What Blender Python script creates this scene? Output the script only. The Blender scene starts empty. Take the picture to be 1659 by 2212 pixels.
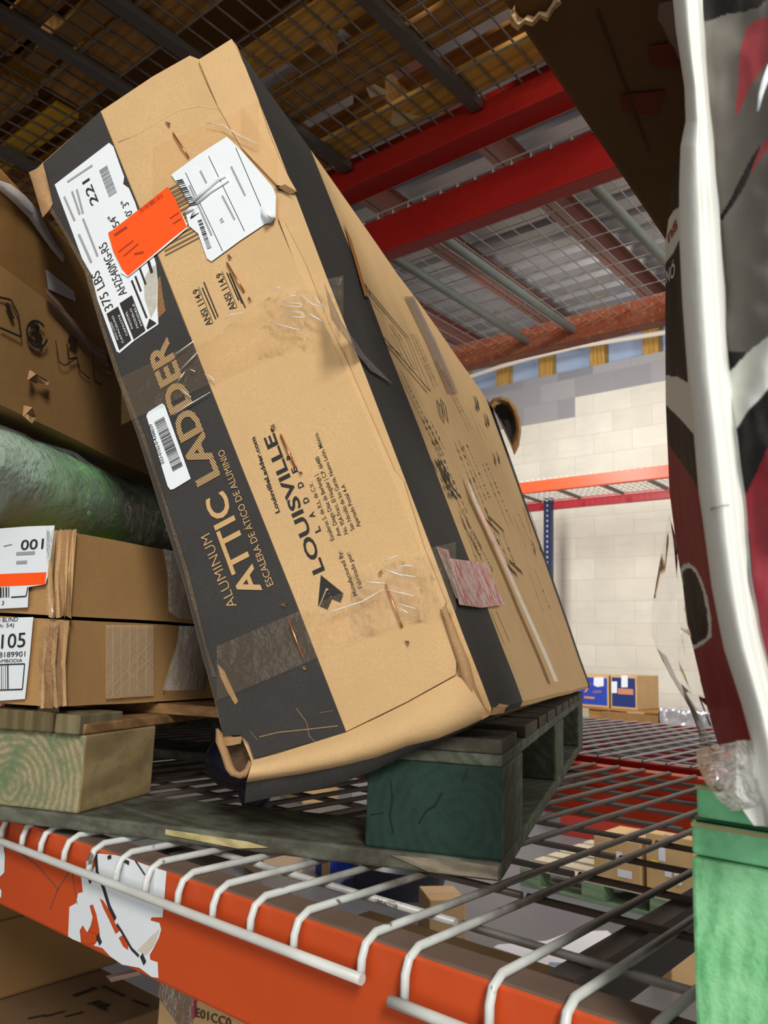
import bpy, bmesh, math, random
from mathutils import Vector, Matrix, noise
C = bpy.context.scene.collection
scn = bpy.context.scene
R = random.Random(7)
V = Vector

# ---------------------------------------------------------------- camera
W, H = 1659.0, 2212.0
FPX = 1728.5
PITCH, ROLL, YAW = 0.171546, 0.0358628, -0.697486
CZ = 1.5                                    # camera height above the warehouse floor
CAM = V((0, 0, CZ))
cf = V((math.sin(YAW) * math.cos(PITCH), math.cos(YAW) * math.cos(PITCH), math.sin(PITCH)))
r0 = V((math.cos(YAW), -math.sin(YAW), 0))
u0 = r0.cross(cf)
cr = r0 * math.cos(ROLL) + u0 * math.sin(ROLL)
cu = u0 * math.cos(ROLL) - r0 * math.sin(ROLL)
cam_d = bpy.data.cameras.new('camera')
cam = bpy.data.objects.new('camera', cam_d)
C.objects.link(cam)
M = Matrix.Identity(4)
for i in range(3):
    M[i][0], M[i][1], M[i][2], M[i][3] = cr[i], cu[i], -cf[i], CAM[i]
cam.matrix_world = M
cam_d.sensor_fit = 'VERTICAL'
cam_d.sensor_height = 9.8
cam_d.lens = FPX / H * 9.8
cam_d.clip_start = 0.02
cam_d.clip_end = 100
cam_d.dof.use_dof = True
cam_d.dof.focus_distance = 0.98
cam_d.dof.aperture_fstop = 3.6
scn.camera = cam

# ---------------------------------------------------------------- light
scn.view_settings.view_transform = 'Standard'
scn.view_settings.look = 'None'
scn.view_settings.gamma = 1
scn.view_settings.use_curve_mapping = False
scn.view_settings.exposure = -0.14
wd = bpy.data.worlds.new('world'); scn.world = wd
wd.use_nodes = True
bg = wd.node_tree.nodes['Background']
bg.inputs[0].default_value = (0.95, 0.98, 1.0, 1)
bg.inputs[1].default_value = 0.13

def area(name, loc, target, sx, sy, power, col=(1, 1, 1)):
    l = bpy.data.lights.new(name, 'AREA'); l.shape = 'RECTANGLE'
    l.size, l.size_y, l.energy, l.color = sx, sy, power, col
    o = bpy.data.objects.new(name, l); C.objects.link(o)
    o.location = loc
    o.rotation_euler = (V(target) - V(loc)).to_track_quat('-Z', 'Y').to_euler()
    return o
area('front_fill_light', (1.6, -4.7, 1.9), (-1.0, 1.0, 1.5), 5.0, 3.4, 150, (1, .985, .96))  # added soft fill from behind the camera; no such opening is seen
area('aisle_high_bay_lamp', (2.3, -1.7, 3.7), (-0.6, 0.8, 1.5), 0.7, 1.3, 185, (1, .97, .92))
area('right_side_fill_lamp', (3.2, 2.4, 3.3), (-0.7, 1.3, 1.6), 1.2, 2.4, 110, (1, .97, .92))  # added fill from the right, brightens the carton's long side
area('back_aisle_high_bay_lamp', (-3.3, 4.9, 3.45), (-4.2, 8.2, 1.2), 0.5, 3.0, 125, (1, .97, .92))
area('back_aisle_right_high_bay_lamp', (0.6, 5.2, 3.45), (-1.6, 7.6, 1.0), 0.5, 3.0, 85, (1, .97, .92))
# ---------------------------------------------------------------- helpers
def ray(px, py): return cf + cr * ((px - W / 2) / FPX) - cu * ((py - H / 2) / FPX)
def on_z(px, py, z): d = ray(px, py); return CAM + d * ((z - CZ) / d.z)
def on_y(px, py, y): d = ray(px, py); return CAM + d * (y / d.y)
def on_pl(px, py, n, c): d = ray(px, py); return CAM + d * (c / d.dot(n))     # plane n.(p-CAM)=c
def proj(p):
    q = V(p) - CAM; z = q.dot(cf)
    return (W / 2 + FPX * q.dot(cr) / z, H / 2 - FPX * q.dot(cu) / z)

def lin(c): c /= 255.0; return c / 12.92 if c <= .04045 else ((c + .055) / 1.055) ** 2.4
def rgb(r, g, b): return (lin(r), lin(g), lin(b), 1)

class NT:
    def __init__(s, name):
        s.m = bpy.data.materials.new(name); s.m.use_nodes = True
        s.t = s.m.node_tree; s.n = s.t.nodes; s.l = s.t.links
        s.b = s.n['Principled BSDF']; s.out = s.n['Material Output']
        s.tc = None
    def node(s, ty, **kw):
        n = s.n.new(ty)
        for k, v in kw.items():
            if hasattr(n, k): setattr(n, k, v)
            else: n.inputs[k.replace('_', ' ')].default_value = v
        return n
    def obj(s, sc=(1, 1, 1), rot=(0, 0, 0)):
        if not s.tc: s.tc = s.n.new('ShaderNodeTexCoord')
        mp = s.n.new('ShaderNodeMapping'); mp.inputs['Scale'].default_value = sc; mp.inputs['Rotation'].default_value = rot
        s.l.new(s.tc.outputs['Object'], mp.inputs['Vector']); return mp.outputs[0]
    def noise(s, vec, scale, detail=4, rough=.55):
        n = s.node('ShaderNodeTexNoise'); n.inputs['Scale'].default_value = scale
        n.inputs['Detail'].default_value = detail; n.inputs['Roughness'].default_value = rough
        s.l.new(vec, n.inputs['Vector']); return n.outputs['Fac']
    def ramp(s, fac, stops):
        n = s.n.new('ShaderNodeValToRGB'); e = n.color_ramp.elements
        while len(e) < len(stops): e.new(.5)
        for i, (p, c) in enumerate(stops): e[i].position = p; e[i].color = c if len(c) == 4 else (*c, 1)
        s.l.new(fac, n.inputs[0]); return n.outputs[0]
    def mix(s, fac, a, b, mode='MIX'):
        n = s.n.new('ShaderNodeMix'); n.data_type = 'RGBA'; n.blend_type = mode
        for sock, v in ((n.inputs[0], fac), (n.inputs[6], a), (n.inputs[7], b)):
            if hasattr(v, 'links') or hasattr(v, 'is_linked'): s.l.new(v, sock)
            else: sock.default_value = v
        return n.outputs[2]
    def bump(s, h, strength=.2, dist=.002):
        n = s.n.new('ShaderNodeBump'); n.inputs['Strength'].default_value = strength; n.inputs['Distance'].default_value = dist
        s.l.new(h, n.inputs['Height']); s.l.new(n.outputs[0], s.b.inputs['Normal']); return n
    def base(s, c, rough=.6, metal=0, spec=.5):
        if hasattr(c, 'is_linked'): s.l.new(c, s.b.inputs['Base Color'])
        else: s.b.inputs['Base Color'].default_value = c
        s.b.inputs['Roughness'].default_value = rough; s.b.inputs['Metallic'].default_value = metal
        s.b.inputs['Specular IOR Level'].default_value = spec
        return s.m
W1 = (1, 1, 1, 1)
def mul(c, k): return (c[0] * k, c[1] * k, c[2] * k, 1)

def m_card(name, c, var=.14, wrinkle=.35):
    t = NT(name); o = t.obj()
    f = t.noise(o, 420, 3, .7); g = t.noise(o, 9, 5, .6)
    col = t.mix(t.ramp(f, [(.32, (0, 0, 0)), (.68, (1, 1, 1))]), mul(c, 1 - var), mul(c, 1 + var * .6))
    col = t.mix(t.ramp(g, [(.35, (0, 0, 0)), (.7, (1, 1, 1))]), col, mul(c, 1 - var * .9))
    t.bump(t.noise(t.obj((1, 1, 1)), 14, 6, .6), wrinkle, .004)
    return t.base(col, .78, 0, .25)
def m_flat(name, c, rough=.6, var=.08, sc=40, spec=.4, metal=0):
    t = NT(name); f = t.noise(t.obj(), sc, 5)
    return t.base(t.mix(f, mul(c, 1 - var), mul(c, 1 + var)), rough, metal, spec)
def m_paint(name, c, chip, amount=.62, dust=None, rough=.38, sc=26):
    t = NT(name); o = t.obj()
    f = t.noise(o, sc, 8, .65)
    col = t.mix(t.noise(o, 5, 3), mul(c, .85), mul(c, 1.1))
    if dust: col = t.mix(t.ramp(t.noise(o, 14, 6, .6), [(.3, (0, 0, 0)), (.75, (1, 1, 1))]), col, dust)
    col = t.mix(t.ramp(f, [(amount, (0, 0, 0)), (amount + .04, (1, 1, 1))]), col, chip)
    t.bump(t.noise(o, 60, 3), .06, .002)
    return t.base(col, rough)
def m_wood(name, c1, c2, axis=0, sc=60, rot=0, stain=None, stain_amt=.55, rough=.75):
    t = NT(name); s = [1, 1, 1]; s[axis] = .08
    o = t.obj(tuple(s), (0, 0, rot))
    n = t.noise(o, sc, 6, .65)
    w = t.node('ShaderNodeTexWave', wave_type='BANDS', bands_direction='DIAGONAL'); w.inputs['Scale'].default_value = sc * .45
    w.inputs['Distortion'].default_value = 7; w.inputs['Detail'].default_value = 3; w.inputs['Detail Scale'].default_value = 1.2
    t.l.new(o, w.inputs['Vector'])
    col = t.mix(t.ramp(n, [(.3, (0, 0, 0)), (.7, (1, 1, 1))]), c1, c2)
    col = t.mix(t.ramp(w.outputs['Fac'], [(.25, (0, 0, 0)), (.9, (.55, .55, .55))]), col, mul(c2, .7))
    if stain:
        col = t.mix(t.ramp(t.noise(t.obj(), 22, 7, .65), [(stain_amt - .12, (0, 0, 0)), (stain_amt + .12, (1, 1, 1))]), col, stain)
    t.bump(n, .35, .003)
    return t.base(col, rough, 0, .25)
def m_endgrain(name, c1, c2, center, sc, stain=None, stain_amt=.5):
    """rings of a block's sawn end"""
    t = NT(name)
    tc = t.n.new('ShaderNodeTexCoord'); mp = t.n.new('ShaderNodeMapping')
    mp.inputs['Location'].default_value = (-center[0], -center[1], -center[2])
    t.l.new(tc.outputs['Object'], mp.inputs['Vector'])
    w = t.node('ShaderNodeTexWave', wave_type='RINGS', rings_direction='SPHERICAL'); w.inputs['Scale'].default_value = sc
    w.inputs['Distortion'].default_value = 3.5; w.inputs['Detail'].default_value = 4; w.inputs['Detail Scale'].default_value = 2
    t.l.new(mp.outputs[0], w.inputs['Vector'])
    o = t.obj()
    col = t.mix(t.ramp(w.outputs['Fac'], [(.2, (0, 0, 0)), (.8, (1, 1, 1))]), c2, c1)
    col = t.mix(t.ramp(t.noise(o, 320, 3, .7), [(.5, (0, 0, 0)), (.75, (.7, .7, .7))]), col, mul(c2, .8))
    if stain:
        col = t.mix(t.ramp(t.noise(o, 26, 7, .7), [(stain_amt - .1, (0, 0, 0)), (stain_amt + .1, (1, 1, 1))]), col, stain)
    t.bump(t.noise(o, 150, 6, .7), .5, .003)
    return t.base(col, .8, 0, .2)
def m_film(name, c=(1, 1, 1, 1), alpha=.18, rough=.12, wr=.8, sc=30, stretch=(1, 1, 1), milk=None, ior=1.3):
    """clear plastic: see-through sheet with a gloss coat and wrinkles"""
    t = NT(name)
    n1 = t.noise(t.obj(stretch), sc, 5, .6)
    b = t.bump(n1, wr, .012)
    t.base(c, rough, 0, .8)
    tr = t.n.new('ShaderNodeBsdfTransparent'); ms = t.n.new('ShaderNodeMixShader'); gl = t.n.new('ShaderNodeBsdfGlossy')
    gl.inputs['Roughness'].default_value = rough; gl.inputs['Color'].default_value = (.9, .9, .9, 1)
    t.l.new(b.outputs[0], gl.inputs['Normal'])
    fr = t.n.new('ShaderNodeFresnel'); fr.inputs[0].default_value = ior; t.l.new(b.outputs[0], fr.inputs['Normal'])
    if milk is None:
        ms.inputs[0].default_value = alpha
    else:
        mn = t.ramp(t.noise(t.obj(stretch), milk, 5, .65), [(.3, (alpha * .4,) * 3), (.7, (min(1, alpha * 1.8),) * 3)])
        t.l.new(mn, ms.inputs[0])
    t.l.new(tr.outputs[0], ms.inputs[1]); t.l.new(t.b.outputs[0], ms.inputs[2])
    m2 = t.n.new('ShaderNodeMixShader'); t.l.new(fr.outputs[0], m2.inputs[0]); t.l.new(ms.outputs[0], m2.inputs[1]); t.l.new(gl.outputs[0], m2.inputs[2])
    t.l.new(m2.outputs[0], t.out.inputs['Surface'])
    return t.m

class MB:
    """collects shapes into one mesh; vertices in world coordinates"""
    def __init__(s): s.v = []; s.f = []; s.mi = []; s.sm = []
    def add(s, vs, fs, mi=0, smooth=False):
        b = len(s.v); s.v += [tuple(v) for v in vs]
        for k, f in enumerate(fs):
            s.f.append([b + i for i in f]); s.mi.append(mi[k] if isinstance(mi, list) else mi); s.sm.append(smooth)
        return s
    def hexa(s, p, mi=0):       # p: 8 points, bottom 4 ccw then top 4
        return s.add(p, [(3, 2, 1, 0), (4, 5, 6, 7), (0, 1, 5, 4), (1, 2, 6, 5), (2, 3, 7, 6), (3, 0, 4, 7)], mi)
    def box(s, lo, hi, mi=0):
        (a, b, c), (d, e, f) = lo, hi
        return s.hexa([(a, b, c), (d, b, c), (d, e, c), (a, e, c), (a, b, f), (d, b, f), (d, e, f), (a, e, f)], mi)
    def obox(s, o, ax, ay, az, mi=0):   # corner o and three edge vectors
        o, ax, ay, az = V(o), V(ax), V(ay), V(az)
        p = [o, o + ax, o + ax + ay, o + ay]
        return s.hexa(p + [q + az for q in p], mi)
    def tube(s, pts, r, n=8, mi=0, cap=True):
        pts = [V(p) for p in pts]; rings = []; up = None
        for i, p in enumerate(pts):
            d = (pts[min(i + 1, len(pts) - 1)] - pts[max(i - 1, 0)]).normalized()
            if up is None: up = V((0, 0, 1)) if abs(d.z) < .9 else V((1, 0, 0))
            a = (up - d * up.dot(d)).normalized(); up = a; b = d.cross(a)
            rr = r[i] if isinstance(r, (list, tuple)) else r
            rings.append([p + (a * math.cos(2 * math.pi * k / n) + b * math.sin(2 * math.pi * k / n)) * rr for k in range(n)])
        vs = [q for g in rings for q in g]; fs = []
        for i in range(len(pts) - 1):
            for k in range(n):
                k2 = (k + 1) % n
                fs.append((i * n + k, i * n + k2, (i + 1) * n + k2, (i + 1) * n + k))
        b0 = len(s.v); s.add(vs, fs, mi, True)
        if cap:
            s.f.append([b0 + k for k in range(n)][::-1]); s.mi.append(mi); s.sm.append(False)
            e = b0 + (len(pts) - 1) * n; s.f.append([e + k for k in range(n)]); s.mi.append(mi); s.sm.append(False)
        return s
    def grid(s, rows, mi=0, smooth=True, mif=None):
        m = len(rows[0]); vs = [p for r in rows for p in r]; fs = []; ml = []
        for i in range(len(rows) - 1):
            for j in range(m - 1):
                fs.append((i * m + j, i * m + j + 1, (i + 1) * m + j + 1, (i + 1) * m + j)); ml.append(mif(i, j) if mif else mi)
        return s.add(vs, fs, ml, smooth)
    def plate(s, pts, n, th, mi=0, mie=None):    # outline pts (3d), back face offset by n*th
        pts = [V(p) for p in pts]; k = len(pts); n = V(n)
        vs = pts + [p + n * th for p in pts]
        fs = [tuple(range(k)), tuple(range(2 * k - 1, k - 1, -1))] + [(i, (i + 1) % k, k + (i + 1) % k, k + i) for i in range(k)]
        return s.add(vs, fs, [mi, mi] + [mi if mie is None else mie] * k)

def link(name, mb, mats, parent=None, bevel=0, recalc=True, offset=None):
    me = bpy.data.meshes.new(name)
    off = V((0, 0, 0))
    if parent is not None: off = root_loc(parent)
    me.from_pydata([tuple(V(v) - off) for v in mb.v], [], mb.f)
    for m in (mats if isinstance(mats, (list, tuple)) else [mats]): me.materials.append(m)
    for i, p in enumerate(me.polygons):
        if i < len(mb.mi): p.material_index = mb.mi[i]; p.use_smooth = mb.sm[i]
    if recalc:
        bm = bmesh.new(); bm.from_mesh(me); bmesh.ops.recalc_face_normals(bm, faces=bm.faces); bm.to_mesh(me); bm.free()
    me.update()
    o = bpy.data.objects.new(name, me); C.objects.link(o)
    if parent is not None: o.parent = parent
    if bevel:
        b = o.modifiers.new('bevel', 'BEVEL'); b.width = bevel; b.segments = 2; b.limit_method = 'ANGLE'; b.angle_limit = .7
    return o
def root_loc(o):
    p = V(o.location)
    while o.parent: o = o.parent; p = p + V(o.location)
    return p
def tag(o, label, cat, group=None, kind=None):
    if label: o['label'] = label
    if cat: o['category'] = cat
    if group: o['group'] = group
    if kind: o['kind'] = kind
    return o
def thing(name, label, cat, loc, group=None):
    o = bpy.data.objects.new(name, None); C.objects.link(o); o.location = V(loc); o.empty_display_size = .05; o['kind'] = 'thing'
    return tag(o, label, cat, group)
def struct(name, mb, mats, label=None, bevel=0):
    o = link(name, mb, mats, bevel=bevel); o['kind'] = 'structure'
    if label: o['label'] = label
    return o

# ---- lettering
_tc = {}
def glyphs(s, bold=0):
    k = (s, bold)
    if k not in _tc:
        cu_ = bpy.data.curves.new('t', 'FONT'); cu_.body = s; cu_.size = 1; cu_.offset = bold; cu_.resolution_u = 3
        o = bpy.data.objects.new('t', cu_); C.objects.link(o)
        dg = bpy.context.evaluated_depsgraph_get(); dg.update()
        me = bpy.data.meshes.new_from_object(o.evaluated_get(dg))
        vs = [(v.co.x, v.co.y) for v in me.vertices]; fs = [tuple(p.vertices) for p in me.polygons]
        bpy.data.objects.remove(o); bpy.data.curves.remove(cu_); bpy.data.meshes.remove(me)
        _tc[k] = (vs, fs)
    return _tc[k]
CAP = max(v[1] for v in glyphs('H')[0])
def text(mb, s, a, b, top, n, mi=0, bold=0, lift=.0008, hk=1.0):
    """string from 3-d point a to b, cap height = distance of point top from the line ab; n points to the reader"""
    a, b, top, n = V(a), V(b), V(top), V(n).normalized()
    vs, fs = glyphs(s, bold)
    if not vs: return
    x0 = min(v[0] for v in vs); x1 = max(v[0] for v in vs)
    e = (b - a); L = e.length; e = e / L
    t = top - a; t = t - e * t.dot(e); hgt = t.length * hk
    up = n.cross(e).normalized()
    mb.add([a + e * ((v[0] - x0) / (x1 - x0) * L) + up * (v[1] / CAP * hgt) + n * lift for v in vs], fs, mi)
def bars(mb, p0, p1, q0, n, count, rng, mi=0, lift=.0008, lo=.25, hi=.8):
    """bar code: bars stand along p0->q0, run along p0->p1"""
    p0, p1, q0 = V(p0), V(p1), V(q0); n = V(n).normalized() * lift
    t = 0
    for i in range(count):
        w = rng.uniform(lo, hi) / count
        a = p0.lerp(p1, i / count) + n; b = p0.lerp(p1, i / count + w) + n; u = q0 - p0
        mb.add([a, b, b + u, a + u], [(0, 1, 2, 3)], mi)
def stroke(mb, pts, wid, n, mi=0, lift=.0008):
    """flat line on a surface facing n"""
    n = V(n).normalized()
    for a, b in zip(pts, pts[1:]):
        a, b = V(a), V(b); d = (b - a).normalized(); s = n.cross(d) * wid * .5; l = n * lift
        mb.add([a - s + l, b - s + l, b + s + l, a + s + l], [(0, 1, 2, 3)], mi)
def poly(mb, pts, n, mi=0, lift=.0006):
    l = V(n).normalized() * lift
    mb.add([V(p) + l for p in pts], [tuple(range(len(pts)))], mi)
# ---------------------------------------------------------------- materials
KRAFT = rgb(203, 168, 120)
M_kraft = m_card('kraft_cardboard', KRAFT)
M_kraft2 = m_card('flap_cardboard', rgb(208, 172, 124), .12, .5)
M_brown = m_card('brown_cardboard', rgb(150, 114, 70), .16)
M_brown2 = m_card('dull_cardboard', rgb(172, 132, 84), .14)
M_torn = m_card('torn_cardboard', rgb(176, 138, 96), .3, 1.0)
M_blackprint = m_card('black_printed_board', rgb(60, 58, 56), .25, .4)
M_ink = m_flat('black_ink', rgb(48, 46, 45), .7, .15, 60, .2)
M_inkfaint = m_flat('faded_ink', rgb(92, 76, 54), .8, .2, 60, .1)
M_tanink = m_card('unprinted_lettering', rgb(200, 162, 112), .1, .1)
M_paper = m_flat('label_paper', rgb(222, 228, 231), .45, .03, 12, .4)
M_papergrey = m_flat('grey_label_print', rgb(150, 154, 158), .6, .1, 50, .2)
M_orange_lab = m_flat('orange_label', rgb(255, 84, 22), .45, .05, 30)
M_copper = m_flat('copper_staple', rgb(214, 138, 88), .25, .15, 200, .5, .9)
M_black = m_flat('black_hole', rgb(14, 12, 11), .9, .1, 20, .1)
M_tape = m_film('clear_tape', rgb(196, 158, 108), .07, .10, .5, 22, ior=1.22)
M_tapewr = m_film('wrinkled_clear_tape', rgb(226, 196, 150), .05, .07, .7, 40, ior=1.2)
M_stretch = m_film('stretch_film', rgb(215, 225, 222), .16, .16, 1.0, 34)
M_clearfilm = m_film('loose_clear_film', rgb(190, 180, 172), .12, .25, .2, 9, ior=1.2)
M_orange = m_paint('orange_beam_paint', rgb(196, 76, 32), rgb(120, 56, 34), .72)
M_dustyorange = m_flat('dusty_beam_top', rgb(112, 92, 80), .8, .18, 30, .2)
M_red = m_paint('red_beam_paint', rgb(168, 32, 26), rgb(110, 22, 18), .7)
M_redorange = m_paint('bright_orange_beam_paint', rgb(232, 70, 34), rgb(200, 60, 36), .74)
M_redpink = m_paint('crimson_beam_paint', rgb(196, 56, 66), rgb(150, 40, 46), .74)
M_rustbeam = m_paint('rusty_red_beam_paint', rgb(186, 84, 56), rgb(226, 170, 130), .58, rgb(210, 140, 104), .5, 60)
M_blue = m_paint('dark_blue_upright_paint', rgb(42, 50, 84), rgb(90, 96, 120), .74)
M_wire = m_paint('white_wire_coating', rgb(214, 218, 214), rgb(96, 84, 74), .66, rgb(150, 142, 132), .45, 40)
def m_wornshadedwire():
    t = NT('worn_shaded_wire_coating'); o = t.obj(); f = t.noise(o, 40, 8, .65)
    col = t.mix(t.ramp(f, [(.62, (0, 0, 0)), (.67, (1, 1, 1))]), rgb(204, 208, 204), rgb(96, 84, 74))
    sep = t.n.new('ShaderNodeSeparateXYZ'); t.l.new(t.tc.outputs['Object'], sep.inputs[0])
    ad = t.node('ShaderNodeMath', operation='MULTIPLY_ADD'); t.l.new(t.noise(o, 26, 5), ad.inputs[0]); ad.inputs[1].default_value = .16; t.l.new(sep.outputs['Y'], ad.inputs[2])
    col = t.mix(t.ramp(ad.outputs[0], [(.11, (0, 0, 0)), (.24, (1, 1, 1))]), col, rgb(92, 82, 74))  # darker with depth: shade painted into the wire colour, together with rust
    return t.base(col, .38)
M_wornshadedwire = m_wornshadedwire()
M_rail = m_paint('white_rail_coating', rgb(214, 218, 214), rgb(96, 84, 74), .68, rgb(190, 188, 180), .45, 40)
M_wiredark = m_paint('dusty_wire', rgb(126, 116, 106), rgb(84, 70, 60), .6, rgb(96, 84, 76), .5, 40)
M_steel = m_flat('grey_support_steel', rgb(106, 100, 96), .45, .2, 40, .5, .4)
M_steel_d = m_flat('dark_support_steel', rgb(96, 90, 84), .5, .2, 40, .5, .4)
M_tubegrey = m_flat('grey_green_support_tube', rgb(160, 168, 160), .5, .1, 40)
M_galv = m_flat('galvanised_roof', rgb(160, 158, 160), .38, .1, 3, .5, .3)
M_purlin = m_paint('rust_brown_purlin', rgb(104, 62, 52), rgb(150, 116, 106), .74)
M_conc = m_flat('grey_floor', rgb(112, 112, 116), .35, .1, 3)
M_pal_light = m_wood('weathered_block_side', rgb(168, 146, 104), rgb(134, 114, 76), 1, 22, .2, rgb(104, 102, 78), .62)
M_pal_dark = m_wood('dark_green_stained_wood', rgb(62, 76, 64), rgb(44, 56, 48), 0, 50, .3, rgb(36, 34, 30), .55)
M_pal_board = m_wood('dirty_green_board', rgb(112, 116, 100), rgb(84, 84, 72), 0, 50, .39, rgb(62, 58, 50), .52)
M_pal_boardy = m_wood('dirty_side_board', rgb(98, 108, 90), rgb(70, 74, 62), 1, 50, .39, rgb(62, 60, 48), .55)
M_pal_brown = m_wood('brown_deck_board', rgb(168, 128, 84), rgb(120, 88, 54), 0, 50, .39)
M_pal_stub = m_wood('dark_brown_deck_board', rgb(98, 92, 78), rgb(70, 64, 52), 0, 50, .39, rgb(50, 44, 36), .5)
M_green = m_wood('green_painted_wood', rgb(112, 190, 132), rgb(88, 160, 104), 0, 70, .6, rgb(130, 204, 150), .5)
M_greenedge = m_wood('bare_board_edge', rgb(206, 190, 140), rgb(150, 140, 90), 0, 60)
M_lumber = m_wood('yellow_pallet_board', rgb(226, 176, 92), rgb(196, 142, 62), 0, 40)
M_lumber2 = m_wood('dark_pallet_board', rgb(186, 138, 78), rgb(150, 106, 54), 0, 40)
M_mustard = m_flat('mustard_board', rgb(216, 168, 48), .6, .12, 14)
M_navy = m_flat('navy_plastic', rgb(30, 32, 46), .4, .2, 20)
M_bluebox = m_flat('blue_print_carton', rgb(36, 66, 170), .6, .06, 20)
M_navybox = m_flat('dark_blue_print_carton', rgb(28, 46, 110), .6, .06, 20)
M_orangeprint = m_flat('orange_print', rgb(196, 132, 96), .6, .06, 20)
M_white = m_flat('white_sheet', rgb(226, 226, 232), .5, .03, 10)
M_cable = m_flat('white_conduit', rgb(216, 206, 196), .5, .06, 20)
M_studs = m_wood('roof_stud_wood', rgb(206, 164, 92), rgb(176, 132, 62), 2, 30)
M_insul = m_flat('pale_blue_panel', rgb(166, 184, 214), .5, .1, 6)
M_pinkpaper = m_flat('pinkish_scrap', rgb(196, 172, 170), .6, .06, 20)

def m_wall():
    t = NT('painted_block_wall')
    tc = t.n.new('ShaderNodeTexCoord'); sep = t.n.new('ShaderNodeSeparateXYZ'); t.l.new(tc.outputs['Object'], sep.inputs[0])
    cb = t.n.new('ShaderNodeCombineXYZ'); t.l.new(sep.outputs['X'], cb.inputs[0]); t.l.new(sep.outputs['Z'], cb.inputs[1])
    br = t.n.new('ShaderNodeTexBrick'); t.l.new(cb.outputs[0], br.inputs['Vector'])
    br.inputs['Scale'].default_value = 1.0; br.inputs['Brick Width'].default_value = .45; br.inputs['Row Height'].default_value = .235
    br.inputs['Mortar Size'].default_value = .006; br.inputs['Mortar Smooth'].default_value = .6; br.inputs['Bias'].default_value = 0
    br.inputs['Color1'].default_value = rgb(236, 232, 218); br.inputs['Color2'].default_value = rgb(226, 220, 204); br.inputs['Mortar'].default_value = rgb(214, 208, 194)
    b2 = t.n.new('ShaderNodeTexBrick'); t.l.new(cb.outputs[0], b2.inputs['Vector'])
    for k in ('Scale', 'Brick Width', 'Row Height', 'Mortar Size'): b2.inputs[k].default_value = br.inputs[k].default_value
    b2.inputs['Color1'].default_value = rgb(168, 166, 168); b2.inputs['Color2'].default_value = rgb(134, 134, 142); b2.inputs['Mortar'].default_value = rgb(158, 156, 156)
    o = t.obj()
    # bare block above a ragged paint line
    rowz = t.node('ShaderNodeMath', operation='SNAP'); t.l.new(sep.outputs['Z'], rowz.inputs[0]); rowz.inputs[1].default_value = .235
    colx = t.node('ShaderNodeMath', operation='SNAP'); t.l.new(sep.outputs['X'], colx.inputs[0]); colx.inputs[1].default_value = 1.35
    s = t.node('ShaderNodeMath', operation='MULTIPLY_ADD'); t.l.new(colx.outputs[0], s.inputs[0]); s.inputs[1].default_value = -.13; t.l.new(rowz.outputs[0], s.inputs[2])
    g = t.node('ShaderNodeMath', operation='GREATER_THAN'); t.l.new(s.outputs[0], g.inputs[0]); g.inputs[1].default_value = CZ + 3.02 + .40
    wh = t.mix(t.ramp(t.noise(o, 2.2, 6, .6), [(.4, (0, 0, 0)), (.75, (.55, .55, .55))]), br.outputs['Color'], rgb(206, 200, 190))
    wh = t.mix(t.ramp(t.noise(t.obj((.7, 1, 4)), 3.5, 4), [(.55, (0, 0, 0)), (.8, (.35, .35, .35))]), wh, rgb(196, 192, 184))
    col = t.mix(g.outputs[0], wh, b2.outputs['Color'])
    t.bump(br.outputs['Fac'], -.25, .01)
    return t.base(col, .7, 0, .25)
M_wall = m_wall()

# ---------------------------------------------------------------- the building
struct('floor', MB().box((-9, -5, -.1), (5, 8.4, 0)), M_conc)
WY = 8.2
struct('wall_back', MB().box((-9, WY, 0), (5, WY + .2, CZ + 3.3)), M_wall)
struct('wall_left', MB().box((-9.2, -5, 0), (-9, WY, CZ + 4.2)), m_flat('side_wall_paint', rgb(190, 186, 178), .7))
# pale panels and studs between the block wall and the roof
struct('wall_upper', MB().box((-9, WY + .12, CZ + 3.3), (5, WY + .16, CZ + 4.1)), M_insul)
for i, x in enumerate((-5.63, -5.03, -4.434, -3.774, -3.153, -2.52)):
    struct('trim_%d' % (i + 1), MB().box((x - .09, WY, CZ + 3.3), (x + .09, WY + .1, CZ + 4.1)), M_studs, bevel=.005)
# roof: ribbed metal, ribs run along x
mb = MB(); RZ = CZ + 3.85
prof = []
y = -5.0
while y < WY + .3:
    prof += [(y, 0), (y + .10, 0), (y + .13, -.05), (y + .19, -.05), (y + .22, 0)]; y += .30
for a, b in zip(prof, prof[1:]):
    mb.add([(-9, a[0], RZ - a[1]), (5, a[0], RZ - a[1]), (5, b[0], RZ - b[1]), (-9, b[0], RZ - b[1])], [(0, 1, 2, 3)])
struct('ceiling', mb, M_galv)
for i, x in enumerate((-7.35, -6.23, -5.1, -3.97, -2.84, -1.7, -.6)):
    mb = MB(); z0 = CZ + 3.55
    mb.box((x - .004, -4, z0), (x + .004, WY, z0 + .22)); mb.box((x - .06, -4, z0), (x + .06, WY, z0 + .008)); mb.box((x - .06, -4, z0 + .214), (x + .06, WY, z0 + .222))
    struct('ceiling_beam_%d' % (i + 1), mb, M_purlin)
# white conduit and cable sagging in front of the studs
cp = [on_y(x, y, 7.9) for x, y in ((940, 850), (1010, 815), (1080, 792), (1150, 772), (1250, 748), (1350, 732), (1437, 718), (1560, 700))]
tag(link('conduit', MB().tube(cp, .028, 8), M_cable), 'white conduit running across the wooden studs above the block wall', 'pipe')
cp = [on_y(x, y, 7.85) for x, y in ((1020, 765), (1080, 775), (1180, 760), (1300, 725), (1437, 700), (1560, 670))]
tag(link('cable', MB().tube(cp, .014, 6), M_cable), 'thin white cable sagging under the rusty rack beam, above the conduit', 'cable')

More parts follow.
